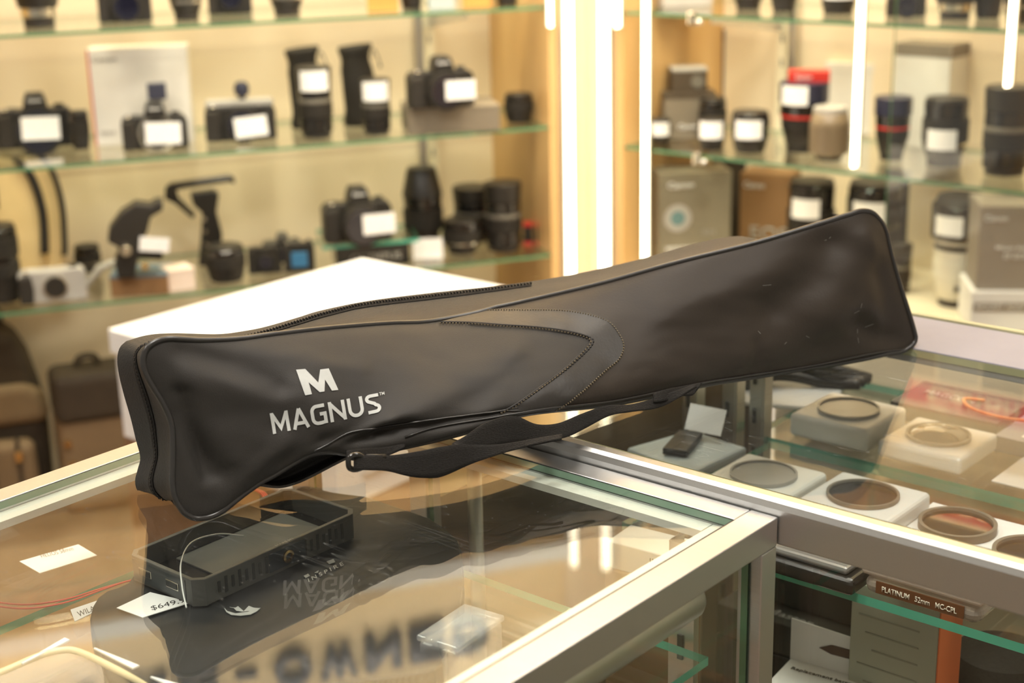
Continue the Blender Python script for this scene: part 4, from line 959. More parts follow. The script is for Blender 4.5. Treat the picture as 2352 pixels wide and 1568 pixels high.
cyl('knob', (-.2 * W_, -.03, .38 * H_), .010, .014, M_SIL, t, axis='Y', seg=20); cyl('knob', (.1 * W_, -.03, .15 * H_), .006, .014, M_GOLD, t, axis='Y', seg=20)
t, W_, H_ = prof_thing('gimbal_grip', 475, 612, Z3, 156, 205, [(-.12, 0), (.20, 0), (.26, .35), (.20, .6), (.26, .80), (.18, .84), (-.15, .82), (-.12, .70), (.0, .6), (-.05, .3)], .04, M_BLK, 'tall black perforated grip with a slanted top handle, lowest shelf', 'grip')
prism('top_handle', [(x * W_, y * H_) for x, y in [(-.52, .78), (-.5, .90), (-.42, .945), (.42, .995), (.50, .97), (.50, .90), (.42, .925), (-.2, .885), (-.34, .87), (-.32, .78), (-.10, .58), (-.15, .54), (-.38, .72)]], .022, M_BLKS, t, bevel=.002)
for zz_ in (.12, .26, .40, .54): cyl('screw', (.02 * W_, -.022, zz_ * H_), .0045, .004, M_SIL, t, axis='Y', seg=14)
lens(522, 652, Z3, 92, 96, 'short', 'stubby black lens at the front of the lowest shelf, right of the tall grip', lab=None)
carton(420, 668, Z3, 62, 50, .05, mat('pale_pink_carton', (.75, .62, .52), .5), 'small pale pink and white packet between brown box and stubby lens, lowest shelf', rot=.3)
lens(205, 628, Z3, 60, 70, 'ring', 'grey ringed adapter behind the grey compact camera, lowest shelf')
t, W_, H_ = prof_thing('mini_tripod', 232, 665, Z3, 90, 60, [(-.5, 0), (-.38, 0), (.1, .7), (.45, .9), (.5, 1), (.3, 1), (-.05, .8)], .03, M_GRYL, 'small silver grey folding tripod beside the brown box, lowest shelf', 'tripod')
carton(210, 590, Z3, 96, 62, .06, M_WHT, 'low white carton at the back of the lowest shelf behind the grip', push=.08, lid=M_BLK)
camera_body(610, 632, Z3, 76, 64, 'small black camera at the middle of the lowest shelf, behind the white pedestal', hump=False, brand=None, lensr=.3, lensl=.2, group='small cameras behind the pedestal')
t_ = camera_body(690, 628, Z3, 70, 70, 'small black camera with blue panels behind the white pedestal', hump=False, brand=None, lensr=.2, lensl=.08, group='small cameras behind the pedestal')
box('blue_panel', (0, -.026, .03), (.032, .004, .03), M_BLUE, t_, bevel=.001)
camera_body(650, 600, Z3, 90, 66, 'grey camera body farther back on the lowest shelf above the pedestal', hump=True, brand=None, body=M_GRY, lensl=.12)
# riser with lettering and a glass plate, camera on top
bx, W_, H_, D_ = carton(858, 612, Z3, 170, 52, .11, M_BLKS, 'black riser lettered OLYMPUS under the labelled camera, lowest shelf', txt=[('OLYMPUS', .04, .42, .68, .30, M_GRYL)], name='display_riser', cat='riser', rot=rad(6))
q = bx.location.copy(); zz_ = Z3 + H_ + .002
o = slab('glass_plate', [(-W_ * .68, -D_ * .75), (W_ * .62, -D_ * .62), (W_ * .62, D_ * .7), (-W_ * .68, D_ * .7)], 0, .007, [G_SHELF, M_EDGEB]); o.location = (q.x, q.y, zz_); o.rotation_euler = (0, 0, bx.rotation_euler.z)
tag(o, 'small green edged glass plate on the black riser, under the camera', 'glass plate')
camera_body(822, 555, zz_ + .008, 158, 132, 'black camera with price label on the glass plate above the OLYMPUS riser', turn=rad(10), lab=(.24, .38, .47, -.02), lensl=.30, lensr=.36)
lens(975, 580, Z3, 92, 200, 'darktele', 'tall black telephoto lens with glinting collar, right of the riser, lowest shelf')
p, k, e = base(984, 592, Z3); t = thing('price_card', (p.x, p.y - .01, Z3 + .0006), 'white price card at the foot of the tall telephoto lens', 'price card', rot=face_cam(p))
price_label(t, 0, 0, 24 * k, 68 * k, 48 * k, name='card'); box('foot', (0, .006, .001), (.03, .012, .002), M_BLK, t)
lens(1062, 588, Z3, 88, 92, 'ring', 'short black lens between the telephoto lens and the hooded lens, lowest shelf')
lens(1088, 560, Z3, 92, 138, 'reversed', 'black lens standing behind the short lens, lowest shelf')
lens(1158, 582, Z3, 86, 168, 'reversed', 'hooded black lens with silver band, near the right end of the lowest shelf')
for x_ in (1213, 1240):
    p, k, e = base(x_, 564, Z3, .01); t = thing('memory_case', p, 'small black case with red ends, %s of two near the light strip, lowest shelf' % ('left' if x_ < 1220 else 'right'), 'case', rot=face_cam(p))
    box('case_body', (0, 0, 26 * k), (20 * k, .02, 34 * k), M_BLK, t, bevel=.001); box('red_end', (0, 0, 4 * k), (21 * k, .021, 7.9 * k), M_RED, t); box('red_end', (0, 0, 48 * k), (21 * k, .021, 8 * k), M_RED, t)
# --- below the shelves, on the cabinet's base board: backpacks
def backpack(px, py, wpx, hpx, label, m1, m2, flip=1, z=.101):
    p, k, e = base(px, py, z, .07); W, H = wpx * k, hpx * k
    t = thing('camera_backpack', p, label, 'backpack', rot=face_cam(p))
    o = prism('main_body', [(x * W, y * H) for x, y in [(-.5, .0), (.42, 0), (.49, .06), (.5, .45), (.46, .62), (.36, .82), (.2, .97), (-.05, 1), (-.3, .96), (-.5, .8)]], .12, m1, t, bevel=.03, seg=4)
    prism('top_flap', [(x * W, y * H) for x, y in [(-.52, .46), (.50, .46), (.52, .52), (.44, .64), (.3, .70), (-.52, .70)]], .13, m2, t, c=(0, -.008, 0), bevel=.02, seg=3)
    prism('front_pocket', [(x * W, y * H) for x, y in [(-.45, .04), (.28, .04), (.32, .1), (.30, .40), (-.45, .42)]], .05, m2, t, c=(0, -.09, 0), bevel=.018, seg=3)
    for x in (-.2, .1):
        bm = bmesh.new(); bm_box(bm, (x * W, -.118, .24 * H), (.05 * W, .006, .40 * H)); sp = mesh_obj('strap', bm, M_TAND, t, bevel=.002); box('buckle', (x * W, -.124, .34 * H), (.08 * W, .006, .06 * H), M_GOLD, sp, bevel=.002)
    tube('carry_handle', catmull([(-.12 * W, 0, .99 * H), (-.08 * W, 0, 1.08 * H), (.04 * W, 0, 1.08 * H), (.08 * W, 0, .98 * H)], 20), .008, M_TAND, t)
    return t
backpack(38, 1165, 186, 420, 'tan and brown camera backpack standing at the lower left behind the counter', M_TAND, M_TAN)
p, k, e = base(236, 1165, .101, .04); W, H = 168 * k, 332 * k
t = thing('shoulder_bag', p, 'dark brown boxy camera bag right of the tan backpack, beside the white pedestal', 'bag', rot=face_cam(p, .1))
box('main_body', (0, 0, H * .42), (W, .11, H * .84), M_TAN, t, bevel=.018, seg=3); box('top_flap', (0, -.006, H * .82), (W * 1.02, .12, H * .34), M_TAND, t, bevel=.018, seg=3)
for x in (-.4, -.36): cyl('rivet', (x * W, -.060, H * (.52 if x < -.38 else .36)), .007, .01, M_GOLD, t, axis='Y', seg=16)
tube('carry_handle', catmull([(-.15 * W, 0, .97 * H), (-.1 * W, 0, 1.05 * H), (.1 * W, 0, 1.05 * H), (.15 * W, 0, .97 * H)], 20), .007, M_TAND, t)
# ------------------------------------------------------------------ right cabinet
Y1, Y2, Y3 = RZ
G3 = 'cartons on the lens shelves'
# top shelf, cropped
carton(1580, 16, Y1, 120, 90, .08, M_GRYL, 'grey carton at the left end of the top right shelf', rot=rad(20))
lens(1718, 24, Y1, 74, 100, 'ring', 'black lens with silver ring, second on the top right shelf')
lens(1800, 28, Y1, 66, 90, 'zoom', 'narrow black lens right of the silver ringed one, top right shelf')
lens(1925, 34, Y1, 84, 110, 'short', 'black lens with price label hanging low, top right shelf', lab=(0, .55), lw=.85)
camera_body(2080, 40, Y1, 90, 70, 'black camera in the middle of the top right shelf', brand=None, lensl=.2)
lens(2192, 48, Y1, 100, 140, 'silverfoot', 'wide black lens with silver foot ring, top right shelf')
lens(2268, 44, Y1, 70, 120, 'zoom', 'black lens behind the silver footed one, top right shelf')
lens(2338, 56, Y1, 70, 120, 'ring', 'black lens at the right edge of the photo, top right shelf')
# middle shelf
carton(1600, 215, Y2, 74, 52, .05, M_BLK, 'small black lens carton on top of the stack, left of the blue box', txt=[('II', -.2, .5, .12, .5, M_GOLD)], loc=None) if False else None
bx, W_, H_, D_ = carton(1592, 330, Y2, 120, 108, .08, M_CARD, 'dark lens carton with Canon lettering, left end of the middle right shelf', rot=rad(8), txt=[('Canon', -.05, .28, .36, .11)], lid=mat('dark_carton', (.07, .05, .03), .5), push=.05)
q = bx.location
bx2, W2, H2, D2 = carton(1597, 213, Y2 + H_ + .001, 80, 54, .06, mat('dark_carton', (.07, .05, .03), .5), 'small carton stacked on the dark lens carton, middle right shelf', rot=rad(8), loc=(q.x, q.y, Y2 + H_ + .001), push=-.03, lid=M_GRYL)
cyl('printed_disc', (W2 * .22, -D2 / 2 - .001, H2 * .45), H2 * .28, .001, M_GRY, bx2, axis='Y')
bx, W_, H_, D_ = carton(1722, 296, Y2, 132, 216, .05, M_NAVY, 'tall navy hanging box with a slot at its top, middle right shelf', rot=rad(5), push=.10, stripe=(.10, .36, .42, .26, M_GRYL), txt=[('PRO', .12, .62, .35, .08, M_GRY), ('75', -.28, .66, .2, .12, M_GRY)])
box('hang_slot', (0, -D_ / 2 - .0012, H_ * .93), (W_ * .34, .001, H_ * .035), M_GOLD, bx, bevel=.0003)
lens(1516, 330, Y2, 50, 60, 'ring', 'short silvery lens with glaring label at the left end of the middle right shelf', lab=(0, .6), lw=.9)
t_ = lens(1636, 330, Y2, 64, 108, 'short', 'dark soft lens cap standing behind the tilted label, middle right shelf')
lens(1634, 348, Y2, 62, 78, 'short', 'small lens with a tilted price label, second from left on the middle right shelf', lab=(-.05, .68), lw=.95)
lens(1722, 355, Y2, 88, 104, 'zoom', 'labelled black lens with pale top ring, third from left on the middle right shelf', lab=(-.1, .60), lw=.72)
bx, W_, H_, D_ = carton(1930, 325, Y2, 130, 168, .10, mat('off_white_carton', (.74, .70, .62), .5), 'off-white carton behind the bronze lens, middle right shelf', rot=rad(-14), push=.08)
lens(1842, 356, Y2, 112, 172, 'redline', 'lens with red ring, navy hood and price label, middle right shelf', lab=(-.42, .84), lw=.58)
p, k, e = base(1852, 356, Y2, .055)
t = thing('red_box', (p.x, p.y, Y2 + 172 * k * .93), 'flat red box lying on top of the red ringed lens', 'box', rot=face_cam(p)); box('carton', (0, 0, 13 * k), (94 * k, .05, 24 * k), M_RED, t, bevel=.001); text('printed_text', 'Canon', (-.01, -.0258, 13 * k), 36 * k, 9 * k, M_WHT, t)
lens(1903, 374, Y2, 92, 132, 'barrel', 'bulging bronze coloured lens with pale cap, middle right shelf')
lens(2046, 372, Y2, 84, 152, 'redline', 'lens with a thin red line behind the green door edge, middle right shelf')
bx, W_, H_, D_ = carton(2068, 352, Y2, 140, 240, .14, mat('tall_white_carton', (.70, .68, .62), .5), 'tall white lens carton standing behind the dark lenses, middle right shelf', rot=rad(-28), push=.07, stripe=(.5, .5, .01, .98, M_GRYL), lid=M_CARD)
lens(2166, 388, Y2, 104, 168, 'ring', 'black zoom lens with price label before the tall white carton, middle right shelf', lab=(-.15, .42), lw=.66)
lens(2305, 408, Y2, 108, 212, 'reversed', 'large brown black lens with pale flat cap at the right edge, middle right shelf')
carton(2345, 230, Y2 + .0, 60, 100, .08, M_BROWN, 'brown carton behind the large lens at the right edge', push=.10) if False else None
# bottom deck
bx, W_, H_, D_ = carton(1600, 615, Y3, 168, 215, .09, mat('warm_grey_carton', (.20, .175, .12), .35), 'large grey brown Canon camera carton with round emblem, left end of the lowest right deck', rot=rad(14), txt=[('Canon', -.20, .87, .36, .06), ('EOS R', .2, .35, .18, .05, M_GRYL), ('MIRRORLESS', -.15, .19, .5, .05)], push=.02)
cyl('emblem', (-.24 * W_, -D_ / 2 - .001, .52 * H_), .19 * W_, .001, M_GRYL, bx, axis='Y'); cyl('emblem_centre', (-.24 * W_, -D_ / 2 - .002, .52 * H_), .10 * W_, .001, mat('dull_teal', (.12, .22, .22), .5), bx, axis='Y')
bx, W_, H_, D_ = carton(1738, 600, Y3, 118, 190, .08, M_BROWN, 'brown camera carton with large EOS lettering right of the grey brown one', rot=rad(-16), txt=[('Canon', -.22, .86, .4, .07), ('EOS', .1, .28, .75, .16, M_GRYL)], push=.05)
carton(1690, 575, Y3, 120, 205, .04, M_TAND, 'dark brown box standing at the back between the camera cartons', push=.10)
lens(1858, 640, Y3, 108, 232, 'ring', 'tall black lens with price label rising behind the bag, right deck', lab=(-.28, .74), lw=.62)
carton(1868, 580, Y3, 100, 196, .08, mat('pinkish_carton', (.50, .38, .27), .5), 'pinkish brown carton behind the tall labelled lens', push=.14)
lens(2000, 650, Y3, 124, 240, 'zoom', 'dark lens with price label directly behind the top corner of the bag', lab=(-.2, .72), lw=.62)
carton(2050, 640, Y3, 62, 222, .06, M_BLK, 'narrow black box standing behind the green door edge', push=.12)
t_ = lens(2066, 676, Y3, 48, 120, 'reversed', 'translucent grey lens case right of the bag tip', name='lens_case', cat='lens case')
t = lens(2194, 712, Y3, 134, 272, 'tele', 'big off-white telephoto lens with black hood and price label at the right', lab=(-.42, .76), lw=.50)
for c_ in t.children:
    pass
r_ = 67 * depth(t.location) / F; H_ = 230 * depth(t.location) / F
box('distance_window', (.22 * r_, -r_ * .80, .20 * H_), (.6 * r_, .006, .05 * H_), M_BLK, t, bevel=.001)
cyl('collar_knob', (r_ * 1.0, 0, H_ * .86), .006, .014, M_BLK, t, axis='X', seg=20)
bx, W_, H_, D_ = carton(2330, 762, Y3, 200, 92, .13, M_WHT, 'long white carton with a dark printed band under the grey carton, right edge', rot=rad(12), stripe=(0, .62, .96, .22, M_CARD), txt=[('MOUNT ADAPTER', -.1, .62, .7, .12, M_WHT)])
q = bx.location
bx, W2, H2, D2 = carton(2330, 668, Y3 + H_ + .001, 190, 190, .11, mat('taupe_carton', (.27, .235, .19), .5), 'grey Canon carton stacked on the long white carton at the right edge', rot=rad(12), loc=(q.x + .004, q.y, Y3 + H_ + .001), push=-.055, txt=[('Canon', -.32, .86, .26, .07), ('Mount Adapter', -.05, .50, .5, .07), ('EF-EOS R', -.02, .41, .36, .06)], stripe=(.34, .14, .42, .26, M_WHT))
# ------------------------------------------------------------------ inside the counters
def at(px, py, z): p = P(px, py, z); p.z = z + .0005; return p
RS = .849
# white trays with filters, each in its own clear square case
def filter_case(a0, b0, s, z, label, m, tilt=0, h=.013, ringm=M_GRY, glassm=G_LENS, dome=False, group='square filter cases'):
    c = AB(a0 + s / 2, b0 + s / 2, z + .0006); t = thing('filter_case', c, label, 'filter case', group, ROT_C + tilt)
    box('case_body', (0, 0, h / 2), (s, s, h), m, t, bevel=.004, seg=3)
    r = s * .36
    lathe('filter_ring', [(r, 0), (r, .003), (r * .93, .003), (r * .93, 0)], ringm, t, c=(0, 0, h + .0004), close=False, seg=48)
    if dome: lathe('filter_dome', [(r * .92, 0), (r * .8, .004), (r * .5, .008), (r * .2, .0098), (.0005, .010)], M_GLS, t, c=(0, 0, h + .0006), seg=48)
    else: cyl('filter_glass', (0, 0, h + .0012), r * .93, .001, glassm, t, seg=48)
    return t
mat('milky_white', (.78, .76, .68), .35); mat('filter_grey', (.36, .34, .30), .2)
filter_case(.366, -.203, .078, RS, 'milky white filter case with grey disc at the back, left of the shiny filter', MATS['milky_white'], h=.022, ringm=MATS['filter_grey'], glassm=MATS['filter_grey'])
filter_case(.200, -.192, .078, RS, 'milky white filter case with grey disc near the front rail', MATS['milky_white'], h=.014, ringm=MATS['filter_grey'], glassm=MATS['filter_grey'])
filter_case(.366, -.115, .078, RS, 'clear filter case with a bright shiny domed filter', G_FROST, h=.016, dome=True)
filter_case(.205, -.105, .080, RS, 'clear smoky filter case between the white cases near the front rail', G_FROST, h=.016)
def card(pts, z, label, m=M_WHT, th=.001, name='paper_card', cat='card', group=None):
    c = sum(pts, Vector()) / len(pts); o = slab(name, [(p.x - c.x, p.y - c.y) for p in pts], 0, th, [m, m]); o.location = (c.x, c.y, z + .0006); tag(o, label, cat, group); return o
cq = lambda a0, a1, b0, b1: [AB(a0, b0), AB(a0, b1), AB(a1, b1), AB(a1, b0)]
def ring_filter(a, b, z, r, label, shiny=False):
    t = thing('lens_filter', AB(a, b, z), label, 'lens filter', 'round lens filters', ROT_C)
    lathe('rim', [(r, 0), (r, .006), (r * .90, .006), (r * .90, 0)], M_GRY, t, close=False, seg=48, c=(0, 0, .0004)); cyl('glass', (0, 0, .003), r * .9, .0015, M_GLS if shiny else G_LENS, t, seg=48); return t
card(cq(.236, .300, -.030, .090), RS, 'white card under the round filter near the front rail')
ring_filter(.262, .008, RS + .002, .030, 'round grey rimmed filter lying on the white card near the front rail')
ring_filter(.245, .076, RS + .002, .030, 'round filter on the white card, cut by the right edge of the photo')
card(cq(.372, .455, -.012, .080), RS, 'white card under the mirror bright filter at the right edge')
ring_filter(.400, .040, RS + .002, .028, 'mirror bright filter at the right edge of the photo', True)
t = thing('filter_box', AB(.50, -.10, RS), 'flat dark box with pale lettering behind the milky filter case', 'box', rot=ROT_C)
box('carton', (0, 0, .009), (.105, .072, .017), mat('charcoal_carton', (.07, .062, .058), .5), t, bevel=.001); text('printed_text', 'MAGCON', (-.012, .006, .0178), .05, .012, M_GRYL, t, facing='up')
t = thing('filter_box', AB(.475, .010, RS), 'flat blue grey box right of the lettered dark box', 'box', rot=ROT_C)
box('carton', (0, 0, .008), (.10, .070, .015), mat('blue_grey_carton', (.17, .18, .22), .45), t, bevel=.001); box('label', (-.012, -.005, .0158), (.034, .042, .0005), M_WHT, t)
t = thing('flexible_strap', AB(.475, -.265, RS), 'crumpled black strap and plastic bag behind the milky white filter case', 'strap', rot=ROT_C)
for k_ in range(3):
    tube('strap_fold', catmull([(-.045 + .01 * k_, -.05 + .02 * k_, .006), (-.01, -.01 + .015 * k_, .018 + .006 * k_), (.03, .02, .010 + .008 * k_), (.06, .03 + .01 * k_, .012)], 30), .006, M_BLK, t)
box('plastic_wrap', (0, .0, .003), (.10, .11, .005), G_FROST, t, rz=.4, bevel=.002)
t = thing('orange_cord', AB(.48, -.05, RS + .018), 'thin orange cord loop lying over the dark lettered box', 'cord', rot=ROT_C)
tube('loop', catmull([(-.03, .03, .002), (-.045, .02, .003), (-.03, .0, .003), (.0, -.005, .002), (.03, .002, .002)], 40), .0016, mat('orange_cord_plastic', (.70, .30, .10), .5), t)
# grey packet with dark flap and white tag
q = at(1590, 1030, .86)
t = thing('zip_packet', (q.x, q.y, RS), 'pale blue plastic packet with a dark flap and white tag near the front rail', 'packet', rot=ROT_C)
prism('packet_body', [(-.050, -.03), (.030, -.045), (.035, .035), (-.030, .042)], .010, mat('pale_blue_plastic', (.38, .42, .41), .35), t, plane='XY', bevel=.003)
box('dark_flap', (-.010, .0, .014), (.022, .050, .006), M_BLK, t, rz=.3, bevel=.001); box('white_tag', (-.006, .030, .028), (.036, .001, .024), M_WHT, t, rz=.1, rx=-.5)
# seen through the front glass of the right counter
p = P(2100, 1395, .86)
t = thing('filter_case', AB(.155, .045, RS), 'brown smoked filter case lettered PLATINUM 52mm MC-CPL under the front rail', 'filter case', rot=ROT_C)
box('case_base', (0, 0, .008), (.088, .070, .015), G_SMOKE, t, bevel=.008, seg=4); box('case_lid', (0, 0, .0185), (.090, .072, .005), G_SMOKE, t, bevel=.0022, seg=3)
cyl('filter_disc', (.002, .006, .0165), .026, .004, M_BLK, t, seg=40)
box('front_strip', (0, -.0356, .009), (.066, .001, .009), mat('brown_strip', (.13, .045, .012), .4), t); text('printed_text', 'PLATINUM   52mm   MC-CPL', (0, -.0364, .009), .056, .0042, mat('cream_print', (.85, .78, .65), .5), t, bold=.01)
q = P(1880, 1300, .86)
t = thing('battery_case', AB(.137, -.058, RS), 'shiny black and grey flat case under the front rail, left of the brown filter case', 'case', rot=ROT_C)
box('lower_shell', (0, 0, .007), (.115, .058, .013), M_BLKS, t, bevel=.004, seg=3); box('upper_shell', (-.002, 0, .0165), (.104, .048, .006), mat('steel_grey', (.33, .32, .31), .3, .6), t, bevel=.0025)
S2_ = .631
def lowbox(px, py, z, w, d, h, m, label, rz=0, **kw):
    q = P(px, py, z); t = thing(kw.get('name', 'product_box'), (q.x, q.y, z + .0006), label, kw.get('cat', 'box'), kw.get('group'), ROT_C + rz)
    box('carton', (0, 0, h / 2), (w, d, h), m, t, bevel=.001); return t
t = lowbox(1960, 1430, S2_ + .06, .12, .10, .03, mat('olive_black_carton', (.045, .042, .032), .45), 'dark flat carton with pale lettering, upper of the two behind the orange box', .0)
t.location.z = S2_ + .085; text('printed_text', 'ProMaster', (.0, -.035, .0306), .07, .010, M_GRYL, t, facing='up')
t = thing('product_box', t.location - Vector((0, 0, .032)) - DA * .03 - DB * .03, 'dark flat carton with pale lettering, lower of the two behind the orange box', 'box', rot=ROT_C)
box('carton', (0, 0, .015), (.13, .10, .03), MATS['olive_black_carton'], t, bevel=.001); text('printed_text', 'ProMaster', (-.01, -.035, .0306), .07, .010, M_GRYL, t, facing='up')
t2 = thing('product_box', t.location - Vector((0, 0, t.location.z - S2_ - .0006)), 'black carton at the foot of the dark carton stack in the right counter', 'box', rot=ROT_C)
box('carton', (0, 0, .025), (.13, .10, .0505), M_BLK, t2, bevel=.001)
# battery carton: grey face, orange side
q = P(2078, 1455, .78)
t = thing('battery_box', (q.x, q.y, S2_ + .0006), 'upright grey carton with fine print and an orange side, under the brown filter case', 'box', rot=ROT_C)
box('carton', (0, 0, .095), (.072, .040, .19), mat('grey_green_carton', (.38, .39, .30), .5), t, bevel=.001); box('orange_side', (.0368, 0, .095), (.001, .040, .188), mat('orange_red_carton', (.72, .16, .04), .45), t)
for k_ in range(9): box('print_line', (-.004 + .003 * (k_ % 3), -.0204, .165 - .014 * k_), (.050 - .006 * (k_ % 3), .0006, .0011), mat('print_grey', (.27, .28, .21), .6), t)
# white hang-tab box in front
q = P(1900, 1568, .74)
t = thing('hang_tab_box', (q.x, q.y, S2_ + .0006), 'white carton with a hang tab and orange corner at the bottom right', 'box', rot=ROT_C + .12)
hz = .105
box('carton', (0, 0, hz / 2), (.085, .055, hz), M_WHT, t, bevel=.001)
bmh = bmesh.new(); sl_ = [(.016 * math.cos(a), .072 * 0 + .004 * math.sin(a)) for a in [2 * math.pi * i / 24 for i in range(24)]]
prism('hang_tab', [(-.0425, 0), (.0425, 0), (.0425, .030), (-.0425, .036)], .0015, M_WHT, t, c=(0, .0275, hz)); bmh.free()
prism('tab_slot', [(x, y) for x, y in [(-.018, .0), (-.008, .005), (.008, .005), (.018, 0), (.008, -.003), (-.008, -.003)]], .0006, mat('slot_shadow_brown', (.10, .06, .04), .8), t, c=(0, .0262, hz + .017))
prism('orange_corner', [(.0, 0), (.04, 0), (.04, .04), (.022, .032)], .0008, MATS['orange_red_carton'], t, c=(.0022, -.028, hz - .042))
text('printed_text', 'Replacement battery pack', (0, .012, hz + .0006), .07, .005, M_GRY, t, facing='up')
q = P(2300, 1500, .74)
t = thing('camera_strap_pouch', (q.x, q.y, S2_ + .0006), 'round black pouch with a looped white tag at the bottom right edge', 'pouch', rot=ROT_C)
lathe('pouch_body', [(.010, 0), (.034, .006), (.045, .03), (.045, .08), (.036, .11), (.012, .12)], M_BLKM, t, seg=36)
prism('white_tag', [(-.02, 0), (.018, -.004), (.022, .026), (-.014, .032)], .001, M_WHT, t, c=(.018, -.048, .05)); tube('tag_loop', catmull([(.0, -.050, .08), (.012, -.052, .072), (.022, -.051, .06), (.026, -.050, .052)], 20), .0009, M_BLK, t)
# --- left counter shelf
LS = LSZ
q = P(640, 1330, LS)
out = [(870, 1186), (950, 1212), (1030, 1262), (1062, 1310), (1062, 1440), (1010, 1525), (960, 1600), (330, 1640), (235, 1540), (212, 1470), (236, 1412), (310, 1372), (320, 1250), (332, 1188), (470, 1150), (650, 1140), (760, 1170)]
def clampab(p):
    d_ = p - C0; a_, b_ = d_.dot(DA), d_.dot(DB); return AB(min(-.017, max(-LC_L + .04, a_)), min(-.022, max(-LC_W + .03, b_)), p.z)
op = [clampab(P(v.x, v.y, LS)) - Vector((q.x, q.y, LS)) for v in catmull([(a, b, 0) for a, b in out], 90, closed=True)]
def mesh_mat():
    m = bpy.data.materials.new('fine_black_mesh'); m.use_nodes = True; nt = m.node_tree; b = nt.nodes['Principled BSDF']
    tc = nt.nodes.new('ShaderNodeTexCoord'); wv = nt.nodes.new('ShaderNodeTexWave'); wv.inputs['Scale'].default_value = 330; wv.inputs['Distortion'].default_value = 1.5; wv.inputs['Detail Scale'].default_value = .02
    mp = nt.nodes.new('ShaderNodeMapping'); mp.inputs['Rotation'].default_value = (0, 0, 1.1); nt.links.new(tc.outputs['Object'], mp.inputs[0]); nt.links.new(mp.outputs[0], wv.inputs['Vector'])
    cr = nt.nodes.new('ShaderNodeValToRGB'); cr.color_ramp.elements[0].color = (.004, .0045, .005, 1); cr.color_ramp.elements[1].color = (.020, .020, .019, 1)
    nt.links.new(wv.outputs['Fac'], cr.inputs[0]); nt.links.new(cr.outputs[0], b.inputs['Base Color']); b.inputs['Roughness'].default_value = .6; return m
t = thing('gear_pouch', (q.x, q.y, LS), 'large flat black padded pouch with white emblem and lettering under the foreground glass', 'pouch')
prism('pouch_body', [(p.x, p.y) for p in op], .016, mesh_mat(), t, plane='XY', bevel=.006, seg=3)
LSP = LS + .0165
def flat_px(name, polys, z, m, parent, origin):
    bm = bmesh.new()
    for pl in polys: bm.faces.new([bm.verts.new(P(x, y, z) - origin) for x, y in pl])
    bmesh.ops.triangulate(bm, faces=bm.faces[:]); o = mesh_obj(name, bm, m, parent); s = o.modifiers.new('s', 'SOLIDIFY'); s.thickness = .0004; return o
og = Vector((q.x, q.y, LS))
zq = lambda a: [(250 + x * .3827, 1050 + y * .3827) for x, y in a]
flat_px('white_emblem', [zq([(692, 905), (712, 925), (760, 938), (830, 930), (880, 915), (911, 905), (890, 925), (850, 945), (790, 952), (735, 947), (705, 930)]), zq([(760, 905), (775, 895), (810, 925), (840, 893), (870, 905), (905, 907), (860, 925), (830, 925), (800, 928), (765, 922), (750, 905), (725, 900)])], LSP + .0004, M_PRINT, t, og)
bmx, WX = text_bm('I N S P I R E', .02)
mp_ = quad(WX, (706, 1328), (786, 1289), (709, 1336), (790, 1297))
for v in bmx.verts: v.co = P(*mp_(v.co.x, v.co.y), LSP + .0006) - og
mesh_obj('white_lettering', bmx, M_PRINT, t)
flat_px('white_emblem', [[(722, 1316), (732, 1310), (730, 1316)], [(750, 1290), (766, 1284), (770, 1291), (757, 1296)], [(697, 1323), (708, 1318), (712, 1323), (702, 1328)]], LSP + .0004, M_PRINT, t, og)
# monitor cage lying open side up
cz = LSP + .001; near = P(458, 1400, cz); ca, cb, ch = .151, .078, .0195
t = thing('monitor_cage', near + DA * ca / 2 - DB * cb / 2 + Vector((0, 0, .0004)), 'open dark grey monitor housing with two ports and brass thread on the black pouch', 'monitor', rot=ROT_C)
M_CAGE = mat('cage_grey_plastic', (.085, .083, .074), .5, bump=.05)
wt = .0035
box('long_side', (cb / 2 - wt / 2, 0, ch / 2), (wt, ca - .014, ch), M_CAGE, t, bevel=.0006); box('long_side', (-cb / 2 + wt / 2, 0, ch / 2), (wt, ca - .014, ch), M_CAGE, t, bevel=.0006)
box('short_side', (0, -ca / 2 + wt / 2, ch / 2), (cb - .014, wt, ch), M_CAGE, t, bevel=.0006); box('short_side', (0, ca / 2 - wt / 2, ch / 2), (cb - .014, wt, ch), M_CAGE, t, bevel=.0006)
for sx in (-1, 1):
    for sy in (-1, 1):
        prism('chamfered_corner', [(sx * (cb / 2), sy * (ca / 2 - .008)), (sx * (cb / 2), sy * (ca / 2 - .0065)), (sx * (cb / 2 - .0065), sy * ca / 2), (sx * (cb / 2 - .008), sy * ca / 2), (sx * (cb / 2 - .008), sy * (ca / 2 - wt)), (sx * (cb / 2 - wt), sy * (ca / 2 - .008))], ch, M_CAGE, t, plane='XY')
box('screen_back', (0, 0, .002), (cb - .008, ca - .008, .003), M_BLKS, t); box('inner_plate', (-.006, .01, .0045), (cb - .030, ca - .05, .001), mat('inner_plate_grey', (.13, .13, .115), .25), t)
text('red_lettering', 'VIDEO ASSIST', (.022, .012, .0056), .055, .005, M_RED, t, facing='up', rz=rad(90))
for k_ in range(20):
    if 8 <= k_ <= 11: continue
    box('vent_slot', (cb / 2 + .0001, -ca / 2 + .018 + k_ * (ca - .036) / 19, ch * .5), (.0008, .0022, ch * (.62 if k_ % 2 else .42)), M_RUB, t)
box('mount_plate', (cb / 2 + .0002, 0.004, ch * .5), (.0008, .034, ch * .72), mat('blue_black_plate', (.022, .030, .042), .4), t, bevel=.0003)
lathe('brass_thread', [(.0048, 0), (.0048, .0014), (.0030, .0018), (.0026, .0002)], M_GOLD, t, seg=24, c=(cb / 2 + .0006, .004, ch * .5), close=False)
